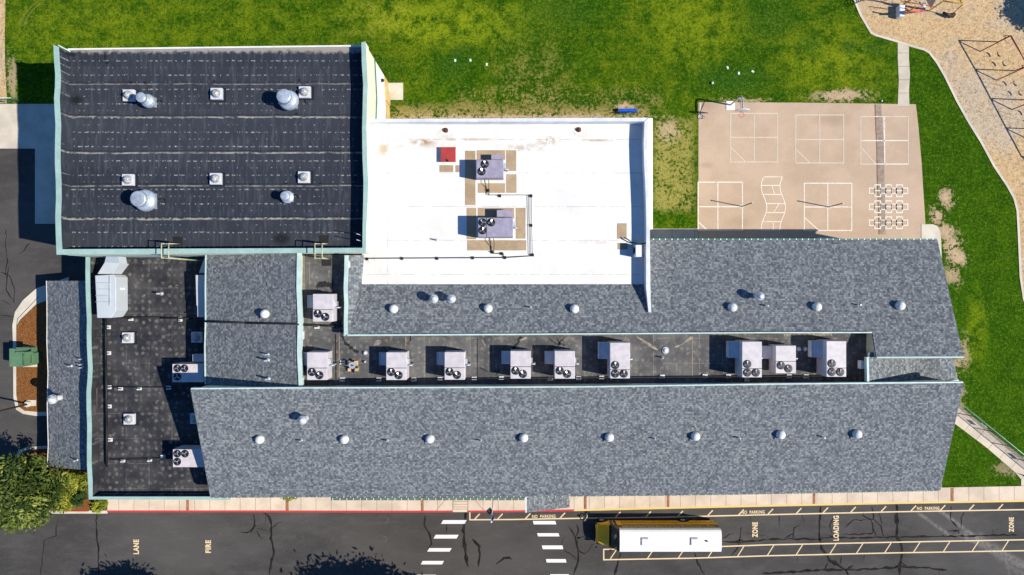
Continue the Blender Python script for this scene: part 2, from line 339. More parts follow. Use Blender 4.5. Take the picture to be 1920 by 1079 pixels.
def asphalt(name, c0=(.066, .0625, .061), road=False):
    n = NT(name, 1, .06); P = n.px(0)
    a = n.noise(.12, 5, .6, sx=.6); b = n.noise(9, 3, .7); d = n.noise(1.1, 4, .65, sx=.35)
    c = n.mix(n.ss(a, .35, .65), mul(c0, .80), mul(c0, 1.28)); c = n.mix(n.m('MULTIPLY', n.ss(d, .45, .7), .35), c, mul((c0[0]*1.02, c0[1], c0[2]*.98), 1.7))
    c = n.mix(n.m('MULTIPLY', n.ss(b, .52, .72), .35), c, mul(c0, 2.3)); c = n.mix(n.m('MULTIPLY', n.ss(b, .42, .3), .3), c, mul(c0, .5))
    if road:
        c = n.mix(n.m('MULTIPLY', n.rect(P, 640, 955, 1100, 1079, 60), .35), c, (.078, .066, .060))
        # pale dragged gravel dust where lorries cut the corner
        for x0, y0, x1, y1, wd, s in ((1722, 962, 1786, 1008, 5, .6), (1752, 950, 1830, 1008, 5.5, .75), (1800, 1000, 1925, 1062, 10, .5), (1830, 1004, 1925, 1078, 16, .3), (1884, 1035, 1893, 1079, 4, .3), (1790, 1004, 1840, 1008, 5, .6)):
            L = math.hypot(x1-x0, y1-y0); ux, uy = (x1-x0)/L, (y1-y0)/L
            t = n.m('ADD', n.m('MULTIPLY', n.m('SUBTRACT', P[0], x0), ux), n.m('MULTIPLY', n.m('SUBTRACT', P[1], y0), uy))
            q = n.m('ABSOLUTE', n.m('ADD', n.m('MULTIPLY', n.m('SUBTRACT', P[0], x0), -uy), n.m('MULTIPLY', n.m('SUBTRACT', P[1], y0), ux)))
            q = n.m('ADD', q, n.m('MULTIPLY', n.noise(.8, 4, .7), 5)); msk = n.m('MULTIPLY', n.ss(q, wd+3, wd*.5), n.m('MULTIPLY', n.ss(t, -6, 8), n.ss(t, L+8, L-6)))
            c = n.mix(n.m('MULTIPLY', n.m('MULTIPLY', msk, n.ss(n.noise(2.4, 5, .75, dist=.6), .32, .6)), s), c, (.24, .225, .20))
        # faint curved scuffs
        for x, y in ((565, 975), (650, 975), (718, 975), (560, 1010), (650, 1012), (715, 1011), (497, 1010), (405, 972), (350, 1003), (405, 1003)):
            dx = n.m('SUBTRACT', P[0], x); dy = n.m('SUBTRACT', P[1], y); r = n.m('SQRT', n.m('ADD', n.m('MULTIPLY', dx, dx), n.m('MULTIPLY', n.m('MULTIPLY', dy, dy), 2.4)))
            rg = n.m('MULTIPLY', n.ss(n.m('ABSOLUTE', n.m('SUBTRACT', r, 10)), 1.8, .5), n.ss(n.noise(1.2, 3), .46, .6)); c = n.mix(n.m('MULTIPLY', rg, .22), c, (.20, .19, .18))
    n.col(c); n.bump(b, .4, .02)
    return n.mat

def concrete(name, c=(.60, .52, .42), joint=0, ang=0.0, off=0.0, wide=None):
    n = NT(name, 1, .08); P = n.px(0)
    col = n.mix(n.ss(n.noise(.5, 5, .6), .35, .68), mul(c, 1.06), mul(c, .84)); col = n.mix(n.m('MULTIPLY', n.ss(n.noise(12, 2), .5, .75), .25), col, mul(c, .7))
    if joint:
        ca, sa = math.cos(ang), math.sin(ang)
        t = n.m('ADD', n.m('MULTIPLY', P[0], ca), n.m('MULTIPLY_ADD', P[1], sa, off))
        cell = n.white(n.vec(n.m('FLOOR', n.m('DIVIDE', t, joint)), 1.0, 0.0)); col = n.mix(n.m('MULTIPLY', cell, .22), col, mul((c[0], c[1]*.97, c[2]*.93), .72))
        fr = n.m('ABSOLUTE', n.m('SUBTRACT', n.m('FRACT', n.m('ADD', n.m('DIVIDE', t, joint), .5)), .5)); col = n.mix(n.m('MULTIPLY', n.ss(fr, .75/joint, .3/joint), .6), col, (.14, .11, .085))
    n.col(col); n.bump(n.noise(14, 2), .2, .01)
    return n.mat

def woodchips():
    n = NT('wood_chips', 1, .04)
    v1 = n.vor(11, out='Color'); s1 = n.n('ShaderNodeSeparateColor'); n.set(s1.inputs[0], v1)
    f = n.m('ADD', n.m('MULTIPLY', n.noise(5.5, 5, .85, dist=1.0), .7), n.m('MULTIPLY', n.noise(2.0, 4, .7), .3)); big = n.noise(.14, 4, .55)
    base = n.mix(n.ss(big, .40, .6), (.56, .39, .21), (.50, .40, .29))
    c = n.mix(n.m('MULTIPLY', n.ss(f, .51, .40), .85), base, (.17, .12, .08)); c = n.mix(n.m('MULTIPLY', n.ss(f, .52, .62), .6), c, (.74, .58, .40))
    c = n.mix(n.m('MULTIPLY', n.ss(s1.outputs[1], .8, .98), .3), c, (.22, .14, .08))
    n.col(c); n.bump(n.m('ADD', f, n.m('MULTIPLY', s1.outputs[2], .2)), .7, .05)
    return n.mat
def mulch():
    n = NT('bark_mulch', .95, .1); f = n.noise(9, 4, .85, dist=.8)
    c = n.ramp(f, [(.3, (.05, .018, .006)), (.5, (.19, .075, .022)), (.64, (.34, .16, .06)), (.78, (.55, .40, .25))])
    n.col(c); n.bump(f, .8, .07); return n.mat
def court_mat():
    n = NT('court_paint', 1, .06); P = n.px(0)
    c = n.mix(n.ss(n.noise(.28, 5, .65), .35, .68), (.52, .385, .285), (.45, .33, .24)); f = n.noise(13, 3, .7)
    c = n.mix(n.m('MULTIPLY', n.ss(f, .5, .7), .35), c, (.58, .47, .36)); c = n.mix(n.m('MULTIPLY', n.ss(f, .44, .3), .25), c, (.26, .18, .13))
    for x, y, rx, ry in ((1322, 197, 18, 8), (1386, 418, 26, 14), (1325, 310, 12, 5), (1560, 225, 30, 10)):
        c = n.mix(n.m('MULTIPLY', n.ell(P, x, y, rx, ry, .8), .3), c, (.25, .16, .11))
    n.col(c); n.bump(f, .2, .01); return n.mat
def leafmat(name, a, b, c):
    n = NT(name, .6, .3)
    oi = n.n('ShaderNodeAttribute'); oi.attribute_name = 'tone'; w = oi.outputs['Fac']
    n.col(n.ramp(w, [(.0, a), (.55, b), (1.0, c)])); n.b.inputs['Subsurface Weight'].default_value = 0
    return n.mat
def metal(name, c, rough=.35, metallic=.7, var=.12):
    return plain(name, c, rough, .5, metallic, var, 2.0)
def linkmesh(name, c):
    n = NT(name, .5, .4); o = n.xyz(); g = .09
    a = n.m('ABSOLUTE', n.m('SUBTRACT', n.m('FRACT', n.m('DIVIDE', n.m('ADD', n.m('ADD', o[0], o[1]), o[2]), g)), .5))
    b = n.m('ABSOLUTE', n.m('SUBTRACT', n.m('FRACT', n.m('DIVIDE', n.m('SUBTRACT', n.m('ADD', o[0], o[1]), o[2]), g)), .5))
    w = n.m('LESS_THAN', n.m('MINIMUM', a, b), .075); n.col(c); n.set(n.b.inputs['Alpha'], w); return n.mat

M = {}
M['shingle'] = shingle('shingle'); M['shingle_v'] = shingle('shingle_turned', True)
M['gym'] = membrane_gym()
M['west'] = membrane_spots('west_membrane', 5.0, (.024, .025, .032), (.060, .058, .062), (.26, .25, .23), 12.5, .60)
M['well'] = membrane_spots('well_membrane', 8.9, (.070, .071, .076), (.135, .134, .136), (.50, .42, .34), 12.0, .32)
M['white'] = white_roof(); M['grass'] = grass()
M['asphalt'] = asphalt('asphalt', road=True)
M['walk'] = concrete('sidewalk_concrete', (.66, .54, .43), 28.4, 0, 3); M['conc'] = concrete('concrete', (.60, .55, .46)); M['path'] = concrete('path_concrete', (.57, .51, .41), 25, math.pi/2)
M['diag'] = concrete('diagonal_path_concrete', (.62, .53, .43), 28, math.radians(40))
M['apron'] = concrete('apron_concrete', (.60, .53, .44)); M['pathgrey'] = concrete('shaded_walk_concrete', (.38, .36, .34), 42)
M['chips'] = woodchips(); M['mulch'] = mulch(); M['court'] = court_mat()
M['teal'] = plain('teal_coping', (.34, .50, .46), .45, .4, 0, .08, 1.0); M['mint'] = plain('mint_fascia', (.52, .66, .62), .5, .3, 0, .08)
M['cream'] = plain('cream_wall', (.78, .76, .58), .8, .2, 0, .06); M['whitewall'] = plain('white_wall', (.84, .82, .78), .7, .2, 0, .05); M['tan'] = plain('tan_wall', (.66, .46, .22), .8, .2, 0, .08)
M['whitecap'] = plain('white_coping', (.70, .72, .76), .5, .3, 0, .08); M['creamcap'] = plain('cream_coping', (.80, .78, .72), .6, .3, 0, .06)
M['green'] = plain('green_gutter', (.05, .20, .14), .5, .4, 0, .15); M['dkgreen'] = plain('grey_green_gutter', (.13, .18, .15), .5, .4, 0, .15)
M['hvac'] = plain('hvac_paint', (.60, .55, .57), .45, .35, 0, .07, 2.0, fine=1.5); M['hvac2'] = plain('hvac_lavender_paint', (.34, .31, .40), .45, .35, 0, .08, 2.0, fine=1.5)
M['black'] = plain('black_metal', (.012, .012, .014), .5, .4); M['blade'] = metal('fan_blade', (.42, .42, .45), .3, .6)
M['galv'] = metal('galvanised_metal', (.56, .62, .70), .38, .4, .15); M['duct'] = plain('duct_metal', (.50, .54, .58), .5, .4, 0, .04, .8, fine=1)
M['dome'] = plain('plastic_dome', (.84, .83, .80), .2, .5, 0, .15, 5); M['curb'] = plain('white_curb', (.74, .74, .76), .5, .4, 0, .06)
M['skcurb'] = plain('skylight_curb', (.60, .60, .66), .5, .4, 0, .06); M['skdome'] = plain('skylight_dome', (.50, .49, .46), .12, .6, 0, .3, 6); M['pad'] = plain('walk_pad', (.42, .31, .20), .85, .2, 0, .1, .8); M['red'] = plain('red_hatch', (.42, .05, .045), .5, .4, 0, .08)
M['rust'] = plain('rusty_iron', (.13, .05, .035), .8, .3); M['pipe'] = plain('dark_pipe', (.022, .020, .020), .6, .3)
M['block'] = plain('white_pipe_block', (.72, .74, .74), .6, .3, 0, .15, 5); M['wood'] = plain('raw_timber', (.62, .44, .26), .8, .2)
M['linep'] = NT('road_paint_cream', .7, .3).mat
def worn(name, c, bare, thr=.34):
    n = NT(name, .75, .25); f = n.noise(4.5, 4, .8); return n.col(n.mix(n.ss(f, thr+.06, thr-.04), n.mix(n.noise(1.2, 3), c, mul(c, .82)), bare)).mat
M['linep'] = worn('road_paint_cream', (.80, .62, .38), (.12, .10, .08)); M['linew'] = worn('road_paint_white', (.86, .80, .80), (.2, .19, .18), .30)
M['courtw'] = worn('court_paint_white', (.80, .74, .66), (.50, .39, .29), .40)
M['courtf'] = worn('court_paint_white_worn', (.70, .63, .53), (.52, .41, .31), .42)
M['kred'] = worn('kerb_red', (.56, .05, .05), (.40, .24, .18), .33); M['kyel'] = worn('kerb_yellow', (.80, .56, .18), (.5, .42, .32), .36)
M['brick'] = plain('brick_band', (.36, .16, .09), .85, .2, 0, .2, 3); M['crack'] = plain('crack_sealant', (.028, .025, .024), 1, .03, 0, .25)
M['patch'] = plain('patched_tarmac', (.35, .265, .21), .85, .2, 0, .15, 2); M['rustline'] = plain('rusty_crack', (.22, .11, .05), .9, .1)
M['glass'] = plain('dark_glass', (.02, .03, .035), .08, .6); M['frame'] = plain('window_frame', (.25, .38, .34), .5, .4)

# ================================================================ SETTING
mb = MB(); mb.box(-400, 400, -400, 400, -1, 0); struct('lawn', mb, M['grass'], 'mown green lawn with dry and bare patches around the school')
mb = MB()   # asphalt: west yard and front road as one sheet
mb.prism([W(-3000, 279), W(430, 279), W(430, 900), W(1060, 900), W(1755, 900), W(1755, 936), W(5000, 936), W(5000, 1500), W(-3000, 1500)], -.3)
for i, v in enumerate(mb.v):
    if v.z == 0: mb.v[i].z = .012
struct('road', mb, M['asphalt'], 'dark asphalt drive in front of and beside the school')
def sheet(name, polys, z, mat, label=None, zb=-.2):
    mb = MB()
    for p in polys:
        mb.prism([W(a, b, 0)+Vector((0, 0, z)) for a, b in p], zb)
    return struct(name, mb, mat, label)
sheet('concrete_apron', [[(-900, 197), (300, 195), (300, 279), (200, 279), (200, 420), (66, 420), (66, 279), (-900, 279)]], .03, M['apron'])
sheet('dirt_path', [[(-300, -300), (11, -300), (10, 20), (9, 60), (9.5, 120), (11, 150), (13, 194), (-300, 194)]], .014, M['chips'])
# kerb line of the front sidewalk
kl = [(150, 960.5), (205, 960), (480, 960), (720, 960.5), (960, 960), (1076, 958), (1240, 954), (1440, 949.5), (1680, 944.5), (1920, 940.5), (2400, 932)]
def ky(x):
    for (a, b), (c, d) in zip(kl, kl[1:]):
        if a <= x <= c: return b+(d-b)*(x-a)/(c-a)
    return kl[0][1] if x < kl[0][0] else kl[-1][1]
sheet('sidewalk', [[(203, ky(203)-3.5)]+[(x, ky(x)-3.5) for x in (480, 720, 960, 1076, 1240, 1440, 1680, 1920, 2400)]+[(2400, 905), (1914, 911), (1764, 914), (1764, 872), (203, 872)]], .14, M['walk'], 'pale concrete sidewalk along the front of the school')
def kerb(name, x0, x1, mat, dz=.144, w=3.5, sub=20):
    mb = MB(); xs = [x0+(x1-x0)*k/sub for k in range(sub+1)]
    for a, b in zip(xs, xs[1:]): mb.prism([W(a, ky(a))+Vector((0, 0, dz)), W(b, ky(b))+Vector((0, 0, dz)), W(b, ky(b)-w)+Vector((0, 0, dz)), W(a, ky(a)-w)+Vector((0, 0, dz))], -.1)
    return struct(name, mb, mat)
kerb('kerb', 203, 849, M['kred'])
kerb('kerb', 878, 1076, M['kred']); kerb('kerb', 1076, 2400, M['kyel']); kerb('kerb', 849, 878, M['walk'], .06)
mb = MB()
for x in (353, 539.5, 792, 1097, 1252, 1525, 1783):
    yt = 914.5 if x > 1760 else 885
    mb.prism([W(x-2.6, ky(x)-3.6)+Vector((0, 0, .147)), W(x+2.6, ky(x)-3.6)+Vector((0, 0, .147)), W(x+2.6, yt)+Vector((0, 0, .147)), W(x-2.6, yt)+Vector((0, 0, .147))], .05)
struct('paving_band', mb, M['brick'], 'narrow red brick bands set across the sidewalk')
mb = MB()   # ramp scoring by the crossing
for y in (941, 946, 951, 955): mb.line([(850, y), (877, y)], .7, .149)
for pts in ([(849.5, 938), (849.5, 957)], [(877.5, 938), (877.5, 957)], [(835, 938), (818, 957)], [(890, 937), (907, 957)]): mb.line(pts, .7, .149)
struct('sidewalk_scoring', mb, M['brick'])
# diagonal path + small lawn edges
sheet('diagonal_path', [[(1700, 690), (1795, 764), (1860, 818), (1925, 873), (1990, 925), (2060, 905), (2400, 1000), (2400, 908), (1990, 911), (1914, 911), (1914, 899), (1903, 886), (1850, 840), (1793, 797), (1700, 727)][:5]+[(1990, 911), (1914, 911), (1914, 899), (1903, 886), (1850, 840), (1793, 797), (1700, 727)]], .05, M['diag'], 'pale concrete path running diagonally to the sidewalk')
sheet('soil_strip', [[(1790, 757), (1798, 760), (1860, 812), (1925, 864), (1925, 873), (1860, 819), (1790, 763)]], .03, M['patch'])
sheet('playground_path', [[(1683, 80), (1704, 84), (1704, 110), (1706, 140), (1704, 170), (1705, 200), (1683, 200), (1685, 150), (1683, 110)]], .03, M['path'], 'short concrete path from the court to the wood chip area')
edge = [(1590, -60), (1600, -5), (1615, 30), (1634, 62), (1642, 66), (1683, 78), (1704, 85), (1733, 93), (1743, 99), (1757, 117), (1772, 143), (1795, 190), (1815, 226), (1841, 268), (1864, 311), (1890, 350), (1902, 372), (1908, 395), (1910, 430), (1914, 520), (1920, 560), (1935, 600), (1990, 680), (2600, 900)]
sheet('wood_chip_bed', [edge+[(3600, 900), (3600, -900), (1590, -900)]], .022, M['chips'], 'tan wood chip surface under the play equipment')
mb = MB(); mb.line(edge, 4.2, .05); struct('playground_edging', mb, M['conc'], 'thin pale concrete edging round the wood chips')
for p in ((1600, 0),): pass
# court
sheet('play_court', [[(1309.5, 192), (1500, 193), (1717, 196), (1722, 240), (1728, 310), (1731, 360), (1735, 420), (1735, 520), (1309.5, 520)]], .026, M['court'], 'tan painted play court with white game lines')
sheet('shaded_walk', [[(1180, 429), (1309, 429), (1309, 520), (1180, 520)]], .03, M['pathgrey'], 'grey walk slabs under the north eave')
sheet('concrete_pad', [[(1727, 421), (1748, 421), (1757, 424), (1762, 433), (1764, 450), (1766, 520), (1727, 520)], [(1532, 445), (1571, 445), (1571, 480), (1532, 480)], [(728, 156), (756, 156), (756, 188), (727, 188)]], .06, M['conc'])
sheet('tarmac_strip', [[(1641, 196), (1652, 196), (1656, 260), (1658, 330), (1660, 440), (1648, 440), (1645, 330)]], .030, M['patch'])
mb = MB(); mb.line([(1640.5, 196), (1642, 240), (1644, 280), (1644.5, 330), (1647, 400), (1648, 440)], 1.4, .034); struct('court_crack', mb, M['rustline'])
cw = MB(); cf = MB(); Z = .036
def rc(m, x0, y0, x1, y1, w=1.6): m.line([(x0, y0), (x1, y0)], w, Z); m.line([(x0, y1), (x1, y1)], w, Z); m.line([(x0, y0-.8), (x0, y1+.8)], w, Z+.001); m.line([(x1, y0-.8), (x1, y1+.8)], w, Z+.001)
for m, x0, y0, x1, y1, mx, my, d in ((cf, 1370, 213, 1458, 304, 1414, 258, (1370, 276, 1397, 303)), (cf, 1492, 216, 1582, 306, 1537, 262, (1493, 281, 1518, 305)), (cf, 1614, 219, 1703, 308, 1659, 264, (1615, 277, 1641, 307)),
                                (cw, 1309, 342, 1392, 432, 1346, 388, (1309, 416, 1326, 432)), (cw, 1508, 344, 1597, 432.5, 1552, 388.5, (1509, 409, 1535, 432))):
    w = 2.0 if m is cw else 1.4
    rc(m, x0, y0, x1, y1, w); m.line([(mx, y0), (mx, y1)], w, Z+.002); m.line([(x0, my), (x1, my)], w, Z+.0025); m.line([d[:2], d[2:]], w, Z+.003)
cw.line([(1641, 308), (1703, 308)], 2, Z+.004); cw.line([(1643, 219), (1657, 219), (1659, 308)], 2, Z+.004); cw.line([(1615, 264), (1703, 264)], 1.8, Z+.004)
Ls = [(1436, 332), (1428, 345), (1427, 352), (1433, 364), (1439, 376), (1438, 388), (1431, 402), (1428, 415), (1430, 422), (1438, 433)]
sn = lambda y, dx: dx+1432+5.5*math.cos((y-332)/100*2*math.pi*1.0-2.6)
lx = lambda y: 1432.5-5.2*math.cos((y-350)/78*2*math.pi)
ys = [332+2.5*k for k in range(41)]
cw.line([(lx(y), y) for y in ys], 1.7, Z); cw.line([(lx(y)+35, y) for y in ys], 1.7, Z)
for y in (332, 348, 365, 382, 399, 416, 432): cw.line([(lx(y), y), (lx(y)+35, y)], 1.7, Z+.001)
for k, (y0, y1) in enumerate(((348, 365), (382, 399), (416, 432))): cw.line([(lx(y0)+(20 if k % 2 == 0 else 24), y0), (lx(y1)+(22 if k % 2 == 0 else 14), y1)], 1.5, Z+.002)
for cy in (358, 388, 418):
    for x0, x1, h in ((1630, 1640, 5), (1651.5, 1661, 5), (1672, 1681, 5), (1692, 1702, 5)): rc(cw, x0, cy-h, x1, cy+h, 1.9)
    for x0, x1, h in ((1640.5, 1651, 11), (1661, 1671.5, 11), (1681, 1692, 11)): rc(cw, x0, cy-h, x1, cy+h, 2.1); cw.line([(x0, cy), (x1, cy)], 1.8, Z+.003)
cw.line([(1314, 193), (1313, 205), (1309.5, 222)], 1.4, Z)
struct('court_lines', cw, M['courtw'], 'white game lines, winding ladder and hopscotch grids on the court'); struct('faded_court_lines', cf, M['courtf'], 'faded four square lines on the court')

# west island
sheet('island_kerb', [[(26, 640), (25, 610), (30, 585), (45, 563), (70, 541), (130, 520), (130, 778), (70, 780), (45, 776), (32, 768), (27, 745)]], .14, M['conc'], 'pale kerb and slab round the mulched island')
sheet('mulch_bed', [[(33, 640), (33, 612), (40, 600), (70, 571), (130, 550), (130, 772), (70, 772), (48, 770), (37, 762), (33, 740)]], .17, M['mulch'], 'red brown bark mulch in the kerbed island')
sheet('cabinet_pad', [[(45, 649), (72, 649), (72, 688), (45, 688)], [(52, 750), (70, 750), (70, 761), (55, 761)]], .20, M['conc'])
mb = MB(); mb.line([(72, 557), (33, 598), (31, 612), (31, 640)], 1.0, .145); struct('island_joint', mb, M['crack'])
# planting bed bottom left
sheet('planting_bed', [[(30, 850), (50, 842), (85, 838), (235, 838), (235, 950), (203, 959), (60, 959), (40, 940)]], .10, M['mulch'], 'soil bed under the shrubs at the building corner')
mb = MB(); mb.prism([W(55, 957)+Vector((0, 0, .13)), W(202, 957)+Vector((0, 0, .13)), W(202, 962.5)+Vector((0, 0, .13)), W(58, 963)+Vector((0, 0, .13))], -.1)
mb.prism([W(a, b)+Vector((0, 0, .13)) for a, b in ((30, 856), (36, 844), (52, 838), (90, 836), (90, 841), (54, 843), (40, 850), (36, 860))], -.1)
struct('bed_kerb', mb, M['conc']); mb = MB(); mb.prism([W(120, 957)+Vector((0, 0, .134)), W(168, 957)+Vector((0, 0, .134)), W(168, 958.8)+Vector((0, 0, .134)), W(120, 958.8)+Vector((0, 0, .134))], 0); struct('painted_kerb', mb, M['kred'])

# road markings
lm = MB(); Z = .02
def qline(m, pts, w, z=Z): m.line(pts, w, z)
up = [(880, 975), (960, 974.5), (1100, 972), (1250, 970), (1440, 965.5), (1680, 960), (1920, 956), (2300, 949)]
def iy(L, x):
    for (a, b), (c, d) in zip(L, L[1:]):
        if a <= x <= c: return b+(d-b)*(x-a)/(c-a)
    return L[-1][1]
qline(lm, up, 2.3); qline(lm, [(881, 961), (881, 975.5)], 2.3, Z+.001)
for x in (890, 933, 985, 1050, 1093, 1154, 1211, 1271, 1327, 1385, 1440, 1493, 1543, 1595, 1652, 1708, 1763, 1817, 1871, 1925): y = iy(up, x); qline(lm, [(x, y-1), (x+9.5, y-11)], 2.2, Z+.002)
t1 = [(1131, 1030.5), (1300, 1027), (1440, 1022), (1680, 1017), (1920, 1012.5), (2300, 1006)]; t2 = [(1131, 1050), (1300, 1047), (1440, 1042.5), (1680, 1037), (1920, 1033), (2300, 1026)]
qline(lm, t1, 2.3); qline(lm, t2, 2.3); qline(lm, [(1132, 1030), (1132, 1051)], 2.3, Z+.001)
for x in (1144, 1214, 1272, 1328, 1383, 1439, 1493, 1556, 1606, 1659, 1713, 1769, 1823, 1879): qline(lm, [(x, iy(t2, x)-1), (x+12, iy(t1, x+12)+1)], 1.8, Z+.002)
struct('road_lines', lm, M['linep'], 'cream painted no parking and loading zone lines')
cwm = MB()
for x0, x1, y0, y1, sk in ((827, 871, 975.5, 982.5, 4), (813, 856, 1003, 1010, 4), (801, 843, 1028, 1034.5, 4), (789, 829, 1052, 1058.5, 3.5), (1001, 1043, 977, 983.5, -2), (1009, 1049, 1000, 1006, -2), (1017.5, 1056, 1023, 1030, -1.5), (1025, 1062, 1048.5, 1055, -1.5), (1033, 1068, 1077, 1083.5, -1.5), (775, 815, 1078, 1084, 3)):
    s = sk; cwm.prism([W(x0+s, y0)+Vector((0, 0, Z+.002)), W(x1+s, y0)+Vector((0, 0, Z+.002)), W(x1, y1)+Vector((0, 0, Z+.002)), W(x0, y1)+Vector((0, 0, Z+.002))], 0)
struct('crosswalk_bars', cwm, M['linew'], 'two rows of white slanting crosswalk bars')
def word(txt, cx, cy, w, h, rot, name):
    cu = bpy.data.curves.new('t', 'FONT'); cu.body = txt; cu.align_x = 'CENTER'; cu.align_y = 'CENTER'; cu.offset = .028 if 'NO' in txt else .042; cu.space_character = 1.12
    o = bpy.data.objects.new('t', cu); C.objects.link(o); bpy.context.view_layer.update()
    me = bpy.data.meshes.new_from_object(o.evaluated_get(bpy.context.evaluated_depsgraph_get())); bpy.data.objects.remove(o)
    xs = [v.co.x for v in me.vertices]; ys = [v.co.y for v in me.vertices]; x0, x1, y0, y1 = min(xs), max(xs), min(ys), max(ys)
    for v in me.vertices: v.co = ((v.co.x-(x0+x1)/2)/(x1-x0)*w*.05*K, (v.co.y-(y0+y1)/2)/(y1-y0)*h*.05*K, 0)
    o = bpy.data.objects.new(name, me); C.objects.link(o); me.materials.clear(); me.materials.append(M['linep'])
    o.location = (W(cx, cy)+Vector((0, 0, Z+.004)))*K; o.rotation_euler = (0, 0, rot); o['kind'] = 'structure'; o['label'] = 'cream painted word %s on the asphalt' % txt
    return o
q = math.pi/2
word('LANE', 255.5, 1025.5, 27.5, 10.5, q, 'lane_lettering'); word('FIRE', 390.5, 1025, 24, 10.5, q, 'fire_lettering')
word('ZONE', 1415.5, 993.5, 28.5, 10.5, q, 'zone_lettering'); word('LOADING', 1567.5, 990.5, 47, 10.5, q, 'loading_lettering'); word('ZONE', 1896, 984, 28, 9.5, q, 'zone_lettering')
word('NO  PARKING', 1019.5, 968.5, 44, 6.3, .01, 'parking_lettering'); word('NO  PARKING', 1412, 960.5, 43, 6.3, .02, 'parking_lettering'); word('NO  PARKING', 1740, 953.3, 42, 6, .01, 'parking_lettering')
